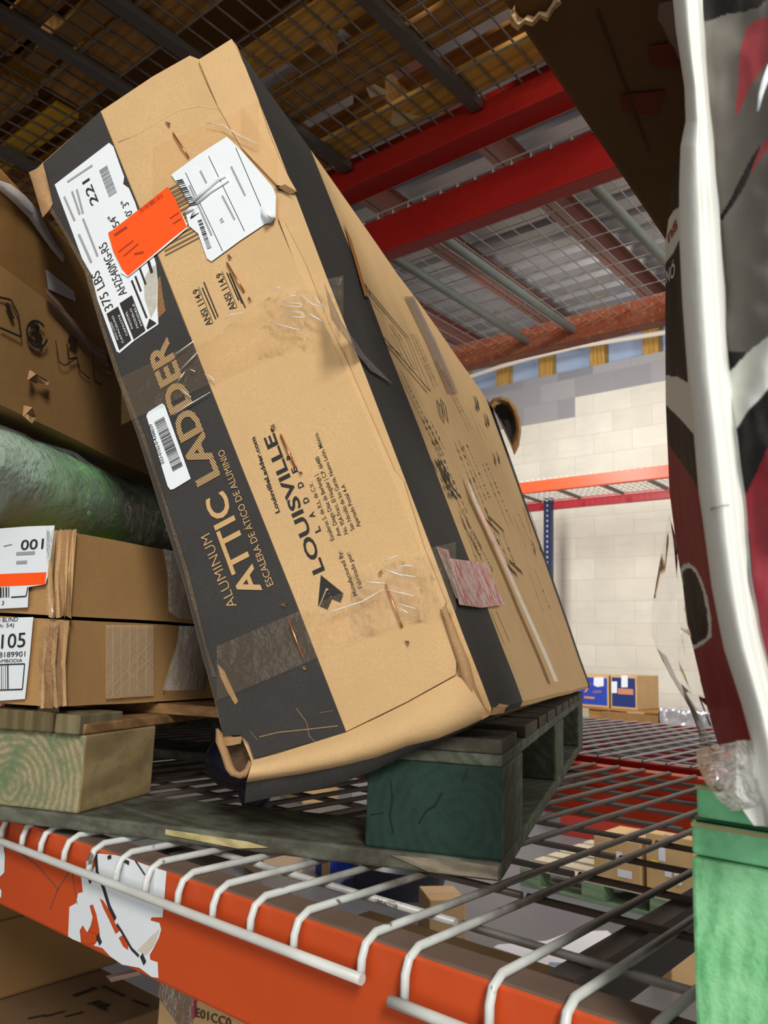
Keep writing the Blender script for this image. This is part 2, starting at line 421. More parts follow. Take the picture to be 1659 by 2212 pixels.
# ---------------------------------------------------------------- racking
ZD = CZ - .22            # deck height of the middle level
def beam(name, x0, x1, yf, yb, z0, z1, step_front, mat, label, top=None, group=None):
    """step beam: hollow box with a lower ledge on the deck side"""
    o = thing(name, label, 'rack beam', (x0, yf, z0), group)
    st = .042
    if step_front:      # ledge faces +y (deck lies behind)
        p = [(yf, z0), (yb, z0), (yb, z1 - st), (yb - .022, z1 - st), (yb - .022, z1), (yf, z1)]
        tops = 4
    else:
        p = [(yf, z0), (yb, z0), (yb, z1), (yf + .022, z1), (yf + .022, z1 - st), (yf, z1 - st)]
        tops = 2
    k = len(p); vs = [(x0, a, b) for a, b in p] + [(x1, a, b) for a, b in p]
    fs = [tuple(range(k)), tuple(range(2 * k - 1, k - 1, -1))] + [(i, (i + 1) % k, k + (i + 1) % k, k + i) for i in range(k)]
    mi = [0, 0] + [1 if i == tops else 0 for i in range(k)]
    link('beam_tube', MB().add(vs, fs, mi), [mat, top or mat], o, bevel=.004)
    return o
YF = .521
front = beam('rack_beam', -2.6, .62, YF, YF + .062, ZD - .108, ZD - .004, True, M_orange, 'orange rack beam with a torn white label, running under the front wires of the deck', M_dustyorange)
n_front = V((0, -1, 0))
fy = lambda x, y: on_y(x, y, YF)
# torn white label on the beam
mb = MB()
s1 = .26522
zl = lambda a, b: fy(a * s1, 1720 + b * s1)
poly(mb, [zl(*p) for p in ((800, 465), (945, 478), (1050, 505), (1200, 560), (1362, 610), (1350, 760), (1338, 900), (1330, 985), (1240, 985), (1232, 1010), (1305, 1030), (1318, 1085), (1300, 1150), (1255, 1240), (1225, 1290), (1230, 1330), (1290, 1350), (1296, 1478), (1240, 1470), (1140, 1395), (1000, 1370), (900, 1300), (840, 1235), (770, 1215), (820, 1150), (815, 1080), (790, 960), (762, 880), (735, 890), (760, 985), (745, 1050), (715, 1110), (680, 1050), (655, 1090), (665, 1190), (600, 1165), (560, 1140), (570, 900), (625, 870), (640, 790), (680, 780), (665, 650), (720, 640), (790, 560))], n_front, 0, .0008)
for st in (((820, 830), (850, 850), (900, 930), (950, 1040), (985, 1090), (950, 1120), (900, 1010), (850, 910)), ((975, 1150), (1020, 1120), (1055, 1190), (1050, 1250), (1010, 1220)), ((700, 1100), (770, 1110), (800, 1130), (790, 1190), (720, 1200))):
    poly(mb, [zl(*p) for p in st], n_front, 1, .0012)
for pts, w in (([(790, 470), (800, 620), (850, 740), (900, 900), (950, 1000)], .005), ([(730, 650), (750, 700)], .006), ([(1110, 520), (1190, 640)], .002), ([(960, 1040), (1000, 1100), (1080, 1240), (1140, 1300)], .003), ([(800, 1130), (830, 1200)], .006), ([(1160, 1290), (1190, 1360)], .006), ([(885, 500), (915, 490)], .004), ([(1020, 520), (1060, 545)], .004)):
    stroke(mb, [zl(*p) for p in pts], w, n_front, 2, .0014)
poly(mb, [zl(*p) for p in ((1130, 1250), (1250, 1130), (1310, 1080), (1270, 1200), (1200, 1290))], n_front, 3, .0015)
lab = link('torn_label', mb, [M_paper, M_orange, M_ink, m_flat('yellowed_paper', rgb(206, 196, 180), .6)], front, recalc=False)
lab['label'] = 'torn white paper label'
for q in (((-60, 372), (0, 380), (30, 385), (45, 480), (40, 620), (0, 660), (-60, 690)), ((-40, 735), (0, 740), (18, 770), (15, 820), (0, 830), (-40, 840))):
    mb = MB(); poly(mb, [zl(*p) for p in q], n_front, 0, .0008); link('label_remnant', mb, M_paper, front, recalc=False)
mb = MB()
stroke(mb, [zl(*p) for p in ((150, 450), (300, 560), (480, 760))], .0012, n_front)
stroke(mb, [zl(*p) for p in ((560, 620), (470, 760), (410, 920))], .0012, n_front)
stroke(mb, [zl(*p) for p in ((590, 620), (610, 760), (640, 900))], .001, n_front)
link('scratch', mb, M_dustyorange, front, recalc=False)
# scrap of paper hanging from the label
mb = MB().grid([[on_y(236, 2112, .53), on_y(300, 2098, .53)], [on_y(240, 2122, .56), on_y(304, 2106, .56)], [on_y(228, 2108, .59), on_y(290, 2094, .59)]])
link('label_scrap', mb, M_pinkpaper, front)

beam('rack_beam', -3.4, .62, 1.62, 1.69, ZD - .108, ZD - .004, False, M_redorange, 'red-orange rear beam under the far ends of the deck wires')
beam('rack_beam', -3.4, .62, 1.79, 1.85, ZD - .125, ZD - .004, True, M_red, 'dark red beam just behind the deck, carrying the grey mesh further back')
beam('rack_beam', -3.4, .62, 2.87, 2.94, ZD - .125, ZD - .004, False, M_red, 'red beam at the back edge of the grey mesh behind the pallet')
ZU = CZ + 1.462
beam('rack_beam', -3.6, .62, 1.62, 1.70, CZ + 1.384, CZ + 1.50, False, M_red, 'glossy red overhead beam nearest the camera, at the back of the loaded upper deck')
beam('rack_beam', -3.6, .62, YF, YF + .062, CZ + 1.384, CZ + 1.50, True, M_red, 'red overhead beam whose end shows in the upper left corner')
ZB = CZ + 1.37
beam('rack_beam', -4.2, .62, 1.79, 1.85, CZ + 1.245, CZ + 1.372, True, M_red, 'red overhead beam with a row of wire ends along its top')
beam('rack_beam', -4.4, .62, 2.91, 2.98, CZ + 1.30, CZ + 1.425, False, M_rustbeam, 'rusty pale-red overhead beam in front of the wooden studs')

def deck(name, label, xs, y0, y1, z, ycross, waterfall=None, rwire=.003, chan=(), chmat=None, mat=None, tube=False, rear=True, group=None, drop=.028, cx=None, rail_ext=.018, rail=None, railmat=None, chw=.017, chh=.022):
    o = thing(name, label, 'wire deck', (min(xs), y0, z), group)
    mb = MB()
    for x in xs:
        p = []
        if waterfall:
            p += [(x, y0 - .009, z - drop), (x, y0 - .009, z - .012), (x, y0 - .005, z - .002), (x, y0 + .006, z + rwire)]
        else: p += [(x, y0, z + rwire)]
        p += [(x, y0 + .1, z + rwire)]
        if rear: p += [(x, y1 - .008, z + rwire), (x, y1, z), (x, y1 + .002, z - .016)]
        else: p += [(x, y1, z + rwire)]
        mb.tube(p, rwire, 7)
    x0, x1 = cx or (min(xs) - rail_ext, max(xs) + rail_ext)
    for yc in ycross:
        mb.tube([(x0, yc, z - rwire), (x1, yc, z - rwire)], rwire, 6)
    link('wire_grid', mb, mat or M_wire, o)
    if waterfall:
        ra, rb = rail or (x0, x1)
        link('front_rail', MB().tube([(ra + (rb - ra) * i_ / 24, y0 - .014, z - drop) for i_ in range(25)], rwire * 1.2, 8), railmat or mat or M_wire, o)
    for x in chan:
        mb = MB()
        if tube: mb.tube([(x, y0 + .06, z - .024), (x, y1 - .01, z - .024)], .017, 10)
        else:
            mb.box((x - chw, y0 + .062, z - .0075 - chh), (x + chw, y1 - .05, z - .0075))
        link('support_channel', mb, chmat or M_steel, o)
    return o
xl = [-.4353, -.5102, -.565, -.617, -.6697, -.7234, -.7761, -.8287, -.8812, -.934, -.979] + [-1.032 - .053 * i for i in range(22)]
ycr = [.614, .726, .835, .94, 1.05, 1.163, 1.27, 1.38, 1.49, 1.58]
deck('wire_deck', 'white wire deck panel hooked over the orange beam, under the dark pallet', xl, YF, 1.66, ZD - .0045, ycr, True, .0037, (-1.9, -1.35, -.80), M_steel_d, M_wornshadedwire, drop=.024, rail=(-2.4, -.430), railmat=M_rail)
xr = [-.3923, -.319, -.263, -.208, -.155, -.102] + [-.05 + .053 * i for i in range(12)]
deck('wire_deck', 'white wire deck panel on the right, under the bright green pallet', xr, YF, 1.66, ZD - .0045, ycr, True, .0037, (-.302, .25), M_steel_d, M_wornshadedwire, cx=(-.411, .58), chw=.011, chh=.042, drop=.031, rail=(-.402, .58), railmat=M_rail)
deck('wire_deck', 'grey dusty mesh deck behind the pallet, level with the dark red beam', [-2.9 + .053 * i for i in range(62)], 1.79, 2.92, ZD - .0045, [1.9 + .1 * i for i in range(10)], False, .003, (-2.4, -1.9, -1.4, -.9, -.4), M_steel, m_paint('grey_mesh', rgb(168, 164, 164), rgb(120, 110, 104), .66))
deck('wire_deck', 'dark overhead wire deck loaded with pallets and cartons', [-3.4 + .0545 * i for i in range(72)], YF, 1.66, ZU, [.62, .74, .86, .97, 1.08, 1.17, 1.255, 1.35, 1.49, 1.58], False, .003, (-2.33, -1.785, -1.54, -1.075, -.6), M_steel_d, M_wiredark)
deck('wire_deck', 'empty overhead wire deck on grey support tubes, with the metal roof showing through', [-3.9 + .0615 * i for i in range(66)], 1.79, 2.95, ZB, [1.86 + .108 * i for i in range(11)], True, .0022, (-2.85, -2.28, -1.66, -1.444, -.92, -.4), M_tubegrey, m_flat('bright_mesh_wire', rgb(176, 172, 166), .4, .1, 40), True, drop=-.006)

# far rack against the wall
beam('far_rack_beam', -6.4, .3, 6.55, 6.61, CZ + 1.52, CZ + 1.625, True, M_redorange, 'bright orange beam of the far rack by the painted block wall')
beam('far_rack_beam', -6.4, .3, 7.55, 7.61, CZ + 1.545, CZ + 1.65, False, M_redpink, 'crimson rear beam of the far rack, meeting the dark blue upright')
deck('far_wire_deck', 'pale wire deck of the far rack seen from below', [-6.2 + .06 * i for i in range(100)], 6.55, 7.49, CZ + 1.632, [6.65 + .1 * i for i in range(10)], False, .004, (-4.6, -4.08, -3.63, -3.17, -2.73, -2.28), M_steel, m_flat('pale_mesh', rgb(206, 200, 190), .5))
up = thing('rack_upright', 'dark blue perforated rack upright in front of the block wall', 'rack upright', (-4.02, 7.55, 0))
mb = MB(); ux = on_y(1186, 1100, 7.53).x
mb.box((ux - .045, 7.495, 0), (ux + .045, 7.50, CZ + 1.66)); mb.box((ux - .045, 7.50, 0), (ux - .04, 7.545, CZ + 1.66)); mb.box((ux + .04, 7.50, 0), (ux + .045, 7.545, CZ + 1.66))
link('post', mb, M_blue, up)
mb = MB()
for i in range(56):
    z = .15 + i * .055
    mb.box((ux - .010, 7.4935, z), (ux + .006, 7.4955, z + .022))
link('slot', mb, m_flat('slot_shine', rgb(190, 190, 200), .5), up)
link('foot_plate', MB().box((ux - .08, 7.42, 0), (ux + .08, 7.58, .008)), M_blue, up)
# lower shelf of the far rack with cartons
ZL = CZ - .62
beam('far_rack_beam', -6.4, .3, 6.55, 6.61, ZL - .14, ZL - .03, True, M_redorange, 'low orange beam of the far rack, under the blue cartons')
beam('far_rack_beam', -6.4, .3, 7.55, 7.61, ZL - .14, ZL - .03, False, M_redpink, 'low crimson rear beam of the far rack')
deck('far_wire_deck', 'lower wire deck of the far rack carrying blue cartons on a pallet', [-6.2 + .06 * i for i in range(100)], 6.57, 7.49, ZL - .022, [6.65 + .1 * i for i in range(10)], False, .004, (-4.6, -4.08, -3.63, -3.17, -2.73, -2.28), M_steel, M_wiredark)
# ---------------------------------------------------------------- the pallet under the tilted carton
PY = -0.390746
DP = V((math.sin(PY), math.cos(PY), 0)); DX = V((math.cos(PY), -math.sin(PY), 0)); UPZ = V((0, 0, 1))
def pp(x, c, z): return V((0, 0, CZ)) + DX * x + DP * c + UPZ * z      # pallet frame: across, deep, height from the eye
def pbox(mb, x0, x1, c0, c1, z0, z1, mi=0):
    return mb.obox(pp(x0, c0, z0), DX * (x1 - x0), DP * (c1 - c0), UPZ * (z1 - z0), mi)
pal = thing('wooden_pallet', 'dirty dark green wooden pallet with broken deck boards under the tilted carton', 'pallet', pp(-.69, .82, -.216))
cols = [(-.27, -.128), (-.765, -.62), (-1.245, -1.105)]
rows_ = [(.826, .975), (1.385, 1.53), (1.94, 2.08)]
for i, (xa, xb) in enumerate(cols):
    for j, (ca, cb) in enumerate(rows_):
        mb = MB(); pbox(mb, xa, xb, ca, cb, -.199, -.110)
        me = [M_pal_dark, M_pal_dark]
        if i == 1 and j == 0:
            mb.mi = [1, 1, 0, 1, 1, 1]
            me = [m_endgrain('weathered_block_end', rgb(160, 148, 116), rgb(132, 126, 94), pp(-.72, .83, -.175) - pp(-.69, .82, -.216), 34, rgb(98, 116, 84), .52), M_pal_light]
        if i == 0 and j == 0:
            mb.mi = [1, 1, 0, 1, 1, 1]
            me = [m_endgrain('green_block_end', rgb(36, 56, 48), rgb(32, 50, 43), pp(-.17, .83, -.17) - pp(-.69, .82, -.216), 26, rgb(38, 60, 50), .5), M_pal_boardy]
        if i == 0 and j > 0: me = [M_pal_boardy, M_pal_boardy]
        link('block', mb, me, pal, bevel=.003)
M_crack = m_flat('dark_crack', rgb(18, 22, 20), .9)
for pts, w in ((((845, 1690), (848, 1730), (842, 1760), (850, 1800)), .0012), (((955, 1712), (940, 1740), (920, 1752), (905, 1778)), .0016), (((800, 1760), (830, 1755)), .0008), (((1010, 1660), (1000, 1690)), .0008)):
    mb = MB(); stroke(mb, [on_pl(x, y, DP, .8255) for x, y in pts], w, -DP, 0, .0006); link('wood_crack', mb, M_crack, pal, recalc=False)
# base boards
mb = MB(); pbox(mb, -1.245, -.128, .822, .965, -.2165, -.199); bb = link('base_board', mb, M_pal_board, pal, bevel=.003)
mb = MB(); mb.plate([pp(-.50, .8205, -.203), pp(-.40, .8205, -.206), pp(-.375, .8205, -.2095), pp(-.41, .8205, -.214), pp(-.50, .8205, -.2085)], DP, .002)
link('split_splinter', mb, M_greenedge, bb)
mb = MB(); mb.plate([pp(-.24, .8205, -.203), pp(-.19, .8205, -.201), pp(-.131, .8205, -.202), pp(-.131, .8205, -.214), pp(-.2, .8205, -.2145)], DP, .0015)
link('split_splinter', mb, m_wood('frayed_board_end', rgb(148, 138, 118), rgb(104, 96, 80), 0, 60, .39), bb)
for c0, c1 in ((1.38, 1.525), (1.94, 2.085)):
    mb = MB(); pbox(mb, -1.245, -.128, c0, c1, -.2165, -.199); link('base_board', mb, M_pal_board, pal, bevel=.003)
for xa, xb in ((-.225, -.128), (-1.245, -1.15)):
    for c0, c1 in ((.967, 1.378), (1.527, 1.938)):
        mb = MB(); pbox(mb, xa, xb, c0, c1, -.2165, -.199); link('base_board', mb, M_pal_boardy, pal, bevel=.003)
# stringer boards lying on the blocks, running deep
for i, (xa, xb) in enumerate(cols):
    mb = MB(); pbox(mb, xa + .001, xb, .824, 2.085, -.110, -.0975); link('stringer_board', mb, [M_pal_boardy, M_pal_brown, M_pal_boardy][i], pal, bevel=.002)
mb = MB(); pbox(mb, -.768, -.66, .816, .90, -.1095, -.086); link('stringer_board', mb, m_wood('grey_brown_board_end', rgb(120, 104, 72), rgb(78, 70, 46), 2, 50), pal, bevel=.002)
mb = MB(); pbox(mb, -.657, -.622, .816, .90, -.1095, -.087); link('stringer_board', mb, m_wood('pale_board_end', rgb(136, 122, 92), rgb(98, 92, 64), 2, 50), pal, bevel=.002)
# deck boards: whole on the left, snapped off under the carton, stubs on the right
cb = 1.0
k = 0
for c0, w in ((.822, .10), (1.0, .12), (1.145, .09), (1.26, .12), (1.405, .10), (1.53, .12), (1.675, .09), (1.79, .12), (1.935, .15)):
    j = [R.uniform(-.012, .012) for _ in range(4)]
    if k > 0:
        mb = MB(); P_ = [pp(-1.245, c0, -.0975), pp(-.49 + j[0], c0, -.0975), pp(-.50 + j[1], c0 + w * .4, -.0975), pp(-.485 + j[2], c0 + w * .7, -.0975), pp(-.495, c0 + w, -.0975), pp(-1.245, c0 + w, -.0975)]
        mb.plate(P_, UPZ, .0145); link('deck_board', mb, M_pal_brown, pal, bevel=.0015)
    mb = MB(); P_ = [pp(-.128, c0, -.0975), pp(-.128, c0 + w, -.0975), pp(-.213 + j[0] * .5, c0 + w, -.0975), pp(-.22 + j[1] * .5, c0 + w * .6, -.0975), pp(-.211 + j[3] * .5, c0 + w * .3, -.0975), pp(-.218, c0, -.0975)]
    mb.plate(P_, UPZ, .0145); link('deck_board', mb, M_pal_stub, pal, bevel=.0015)
    k += 1
# nail heads on the brown board
# ---------------------------------------------------------------- the tilted carton
CF, CB = .80, 2.15
NF = -DP
ff = lambda x, y, l=0: on_pl(x, y, DP, CF - l)
fb = lambda x, y: on_pl(x, y, DP, CB)
TR, BR, TL, BL = ff(508, 92), ff(1060, 1545), ff(70, 372), ff(480, 1640)
fTR, fBR = fb(1060, 873), fb(1284, 1433)
fTL = fTR + (TL - TR); fBL = fBR + (BL - BR)
def far(p):     # front-plane point -> far-plane point
    # bilinear inverse on the parallelogram TL,TR,BL
    a = TR - TL; b = BL - TL; d = p - TL
    aa, bb_, ab = a.dot(a), b.dot(b), a.dot(b); det = aa * bb_ - ab * ab
    s = (d.dot(a) * bb_ - d.dot(b) * ab) / det; t = (d.dot(b) * aa - d.dot(a) * ab) / det
    c4 = fTL * (1 - s) * (1 - t) + fTR * s * (1 - t) + fBL * (1 - s) * t + fBR * s * t
    return c4
car = thing('tilted_carton', 'tall ladder carton with a black band, tilted to the left on the dark pallet', 'cardboard box', pp(-.3, .85, -.08))
# body
outl = [(70, 372), (130, 318), (218, 240), (330, 165), (410, 120), (430, 128), (500, 84), (512, 100), (600, 322), (640, 425), (710, 610), (790, 812), (852, 975), (930, 1180), (1000, 1370), (1040, 1472), (1062, 1532), (1056, 1548), (960, 1592), (880, 1616), (700, 1652), (548, 1672), (541, 1638), (520, 1588), (482, 1590), (470, 1540), (455, 1480), (436, 1412), (398, 1262), (350, 1110), (300, 950), (252, 815), (215, 700), (182, 585), (135, 490), (92, 425)]
front_pts = [ff(*p) for p in outl]
UB = .155         # depth share of the black stripe on the long side
ts = [0, .04, .08, UB, .25, .35, .45, .55, .65, .75, .85, .955, 1]
mb = MB(); rows = []
for t in ts:
    row = []
    for i, p in enumerate(front_pts):
        q = p.lerp(far(p), t)
        side = 8 <= i <= 16
        amp = .004 * math.sin(math.pi * t) if 0 < t < 1 else 0
        q = q + V(noise.noise_vector(q * 4)) * amp
        row.append(q)
    row.append(row[0]); rows.append(row)
nseg = len(front_pts)
def mside(i, j):
    if 6 <= j <= 16: return 1 if ts[i] < UB - 1e-6 or i == len(ts) - 2 else 0
    if 17 <= j <= 20: return 1 if i < 2 else 0
    if j >= 24: return 1
    return 0
mb.grid(rows, mif=mside, smooth=False)
b0 = len(mb.v)
mb.add(front_pts, [tuple(range(nseg))], 0); mb.add([p.lerp(far(p), 1) for p in front_pts], [tuple(range(nseg))], 0)
body = link('carton_body', mb, [M_kraft, M_blackprint], car)

# overlaying end panel with the black band (left) and kraft (right)
XB = lambda y: 218 + (y - 238) * (745 - 218) / (1578 - 238.0)
def strip_plate(name, pts, l0, th, mats, parent=car, mie=None):
    mb = MB(); mb.plate([ff(x, y, l0 + th) for x, y in pts], DP, th, 0, mie)
    return link(name, mb, mats, parent, bevel=.0008)
band = [(70, 372), (130, 318), (216, 240), (300, 448), (410, 726), (520, 1006), (634, 1290), (700, 1460), (747, 1582), (690, 1600), (640, 1613), (548, 1640), (536, 1605), (520, 1588), (482, 1590), (470, 1540), (455, 1480), (436, 1412), (398, 1262), (350, 1110), (300, 950), (252, 815), (215, 700), (182, 585), (135, 490), (92, 425)]
kpan = [(216.5, 240), (330, 168), (408, 122), (425, 140), (470, 232), (520, 320), (590, 410), (600, 480), (640, 575), (700, 700), (770, 855), (840, 1020), (905, 1185), (960, 1330), (988, 1410), (984, 1458), (880, 1516), (747, 1581), (634, 1289), (520, 1005), (410, 725), (300, 447)]
pan = strip_plate('end_panel_flap', kpan, .001, .004, [M_kraft])
pan2 = strip_plate('black_band_panel', band, .001, .004, [M_blackprint, M_torn])
# worn core showing along the band's left edge
mb = MB()
we = [(72, 378), (92, 432), (135, 498), (185, 592), (218, 705), (255, 818), (302, 940), (352, 1085), (400, 1240), (440, 1395), (458, 1462)]
wi = [(x_ + 9, y_) for x_, y_ in we]
rowsw = [[ff(x + R.uniform(-2, 2), y, .0055) for x, y in we], [ff(x + R.uniform(-3, 3), y, .0062) for x, y in wi]]
mb.grid(rowsw); link('worn_edge', mb, m_card('worn_black_edge', rgb(106, 90, 72), .6, 1.0), car, recalc=False)
# torn upper left corner
mb = MB().grid([[ff(62, 372, .0), ff(84, 362, .012), ff(92, 350, .008)], [ff(70, 395, .012), ff(88, 385, .02), ff(98, 372, .008)], [ff(80, 430, .006), ff(98, 420, .014), ff(106, 405, .006)], [ff(92, 470, .004), ff(108, 452, .008), ff(114, 440, .006)]])
link('torn_corner', mb, M_torn, car)
# right edge strip: the folded edge of the outer carton, and the pulled-out tip near the top
strip = [(428, 130), (500, 84), (528, 140), (556, 210), (580, 285), (602, 340), (625, 385), (641, 413), (598, 400), (520, 318), (470, 230)]
strip_plate('upper_corner_flap', strip, .0005, .0032, [M_kraft2, M_torn], mie=1)
edge = [(600, 470), (614, 480), (660, 570), (710, 700), (742, 762), (780, 850), (815, 930), (852, 1016), (872, 1040), (915, 1180), (964, 1302), (955, 1318), (905, 1186), (840, 1022), (770, 857), (700, 702), (640, 577)]
strip_plate('folded_edge', edge, 0, .0035, [M_kraft2, M_torn], mie=1)
mb = MB().grid([[ff(615, 398, .006), ff(641, 413, .012)], [ff(600, 405, .004), ff(628, 420, .004)]]); link('flap_tip', mb, M_torn, car)
mb = MB(); mb.plate([ff(x, y, .0035) for x, y in ((594, 400), (612, 402), (640, 415), (618, 413), (600, 409))], DP, .001); link('gap_under_flap', mb, M_black, car)
# kraft strip by the lower right, torn open
mb = MB()
a = [(964, 1304), (990, 1365), (1018, 1432), (1030, 1480), (1050, 1525), (1066, 1540)]
b = [(950, 1318), (968, 1375), (990, 1440), (1003, 1490), (1018, 1545), (1040, 1556)]
rowsA = [[ff(x, y, .004 + .003 * R.random()) for x, y in b], [ff((x + u) / 2, (y + v) / 2, .014 + .004 * R.random()) for (x, y), (u, v) in zip(a, b)], [ff(x, y, -.004) for x, y in a]]
mb.grid(rowsA); link('torn_side_strip', mb, M_torn, car)
mb = MB(); mb.plate([ff(*p, -.001) for p in ((1018, 1440), (1028, 1450), (1042, 1485), (1052, 1512), (1056, 1532), (1040, 1520), (1026, 1480))], DP, .001)
link('tear_hole', mb, M_black, car)
for pts in (((1040, 1538), (1062, 1528), (1092, 1530), (1088, 1540), (1060, 1546)), ((1055, 1545), (1078, 1520), (1100, 1524), (1080, 1536))):
    mb = MB(); mb.plate([ff(x, y, -.006 - .01 * (x > 1070)) for x, y in pts], DP, .003); link('torn_shred', mb, M_torn, car)
# rolled lower edge and the hanging black flap below it
U_ = [(546, 1642), (600, 1628), (650, 1612), (747, 1582), (820, 1548), (880, 1518), (940, 1485), (985, 1460), (1010, 1470)]
L_ = [(532, 1690), (590, 1682), (650, 1672), (740, 1655), (815, 1636), (880, 1612), (945, 1596), (1005, 1572), (1056, 1548)]
mb = MB(); rws = []
for t, l in ((0, .006), (.2, .013), (.45, .019), (.7, .02), (.9, .014), (1, .004)):
    rws.append([ff(u[0] + (v[0] - u[0]) * t, u[1] + (v[1] - u[1]) * t, l + .002 * math.sin(u[0] * .05)) for u, v in zip(U_, L_)])
mb.grid(rws); link('rolled_bottom_edge', mb, M_kraft2, car)
D_ = [(528, 1735), (590, 1722), (650, 1712), (740, 1690), (815, 1662), (880, 1630), (945, 1604), (1005, 1578), (1056, 1552)]
mb = MB(); rws = []
for t, l in ((0, .005), (.5, .002), (1, -.006)):
    rws.append([ff(u[0] + (v[0] - u[0]) * t, u[1] + (v[1] - u[1]) * t, l) for u, v in zip(L_, D_)])
mb.grid(rws); link('hanging_bottom_flap', mb, M_blackprint, car)
# torn hole in the lower left corner
mb = MB()
mb.grid([[ff(*p, .002) for p in ((470, 1572), (482, 1585), (505, 1592), (524, 1590))], [ff(*p, .001) for p in ((466, 1600), (486, 1612), (502, 1610), (520, 1606))]])
ringo = [(468, 1572), (465, 1600), (476, 1632), (488, 1662), (500, 1676), (520, 1684), (534, 1678), (546, 1652)]
ringi = [(482, 1588), (488, 1604), (497, 1630), (502, 1652), (508, 1664), (520, 1668), (530, 1660), (538, 1642)]
mb.grid([[ff(x + R.uniform(-2, 2), y + R.uniform(-2, 2), .004) for x, y in ringo], [ff((x + u) / 2 + R.uniform(-2, 2), (y + v) / 2, .012) for (x, y), (u, v) in zip(ringo, ringi)], [ff(x + R.uniform(-2, 2), y, -.004) for x, y in ringi]])
link('torn_lower_corner', mb, M_torn, car)
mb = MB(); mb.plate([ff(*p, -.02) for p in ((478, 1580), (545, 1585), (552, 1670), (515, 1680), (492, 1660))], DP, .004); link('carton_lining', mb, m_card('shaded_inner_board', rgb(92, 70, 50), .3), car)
mb = MB(); mb.plate([ff(*p, .006) for p in ((470, 1435), (484, 1450), (500, 1485), (514, 1515), (508, 1522), (490, 1492), (476, 1462))], DP, .004)
link('torn_shred', mb, M_torn, car)
# crushed far corner curled open
fo = [(1056, 872), (1066, 862), (1082, 857), (1100, 862), (1114, 878), (1123, 905), (1126, 935), (1120, 962), (1112, 984), (1104, 962), (1090, 930), (1072, 896)]
fz = lambda x, y, a0: on_pl(x, y, DP, CB + a0)
mb = MB(); mid = (1092, 915)
rws = []
for s_, a0 in ((1, .02), (1.0, -.03), (.90, -.055), (.74, -.045), (.62, .0)):
    rws.append([fz(mid[0] + (x - mid[0]) * s_ + R.uniform(-1.5, 1.5), mid[1] + (y - mid[1]) * s_ + R.uniform(-1.5, 1.5), a0 + R.uniform(-.006, .006)) for x, y in fo]); rws[-1].append(rws[-1][0])
mb.grid(rws, smooth=False)
k_ = len(mb.v) - len(fo) - 1
mb.f.append([k_ + i for i in range(len(fo))]); mb.mi.append(1); mb.sm.append(False)
link('curled_far_corner', mb, [M_torn, M_blackprint], car)
mb = MB(); mb.plate([fz(x, y, -.062) for x, y in ((1070, 876), (1082, 872), (1096, 880), (1100, 892), (1090, 905), (1078, 900))], DP, .01); link('tear_hole', mb, M_black, car)
# ---- prints on the end
mb = MB(); z3 = lambda a, b: ff(300 + a * .27578, 720 + b * .27578, .0062)
for s, a, b, t, bo in (('ALUMINUM', (768, 2130), (553, 1562), (690, 2148), -.012), ('ATTIC', (962, 2014), (664, 1228), (525, 1330), .022), ('ESCALERA DE ÁTICO DE ALUMINIO', (1055, 1965), (662, 905), (1003, 1982), .0)):
    text(mb, s, z3(*a), z3(*b), z3(*t), NF, 0, bo, 0)
text(mb, 'LADDER', z3(632, 1112), z3(212, 28), z3(75, 160), NF, 1, .034, 0)
tst = NT('hatched_lettering'); wv = tst.node('ShaderNodeTexWave', wave_type='BANDS', bands_direction='X'); wv.inputs['Scale'].default_value = 178
ang = math.radians(38)
tst.l.new(tst.obj((1, 1, 1), (0, ang, -PY)), wv.inputs['Vector'])
hat = tst.base(tst.mix(tst.ramp(wv.outputs['Fac'], [(.30, (0, 0, 0)), (.38, (1, 1, 1))]), rgb(58, 55, 52), rgb(196, 158, 108)), .75, 0, .2)
link('lettering', mb, [M_tanink, hat], pan2, recalc=False)
mb = MB(); z4 = lambda a, b: ff(520 + a * .22905, 880 + b * .22905, .0056)
text(mb, 'LouisvilleLadder.com', ff(604.5, 1106, .0056), ff(550.5, 943, .0056), ff(594, 1104, .0056), NF, 0, .03, 0)
for s, a, b, t, bo in (('LOUISVILLE.', (792, 1535), (296, 190), (682, 1560), .024),
        ('Manufactured By:', (1100, 1770), (945, 1350), (1062, 1780), .005), ('Fabricado por:', (1150, 1695), (1028, 1360), (1110, 1708), .005),
        ('Escaleras S. de R.L. de C.V.', (885, 1245), (677, 705), (846, 1255), .003), ('Ave. Diego Díaz de Berlanga |', (950, 1205), (728, 630), (911, 1215), .003),
        ('No. 95A Fracc. El Nogalar | C.P. 66480', (1015, 1185), (735, 458), (976, 1195), .003), ('San Nicolás de los Garza, Nuevo León, México.', (1075, 1150), (722, 232), (1036, 1160), .003),
        ('Apartado Postal 4-A', (1132, 1118), (978, 720), (1093, 1128), .003)):
    text(mb, s, z4(*a), z4(*b), z4(*t), NF, 0, bo, 0)
for ch, (x, y) in zip('LADDER', ((757, 1165), (705, 1030), (648, 890), (597, 745), (540, 603), (487, 478))):
    text(mb, ch, z4(x, y), z4(x - 19, y - 50), z4(x - 50, y + 15), NF, 0, .03, 0)
poly(mb, [z4(*p) for p in ((755, 1580), (972, 1757), (950, 1768), (806, 1702), (738, 1872), (728, 1868))], NF, 0, 0)
for pts in (((756, 1882), (822, 1728), (962, 1786)), ((782, 1892), (838, 1758), (954, 1806)), ((806, 1902), (856, 1790), (946, 1828))):
    stroke(mb, [z4(*p) for p in pts], .0032, NF, 0, 0)
z2 = lambda a, b: ff(360 + a * .22599, 260 + b * .22599, .0056)
text(mb, 'ANSI 114.9', z2(437, 1945), z2(300, 1600), z2(374, 1958), NF, 0, .01, 0)
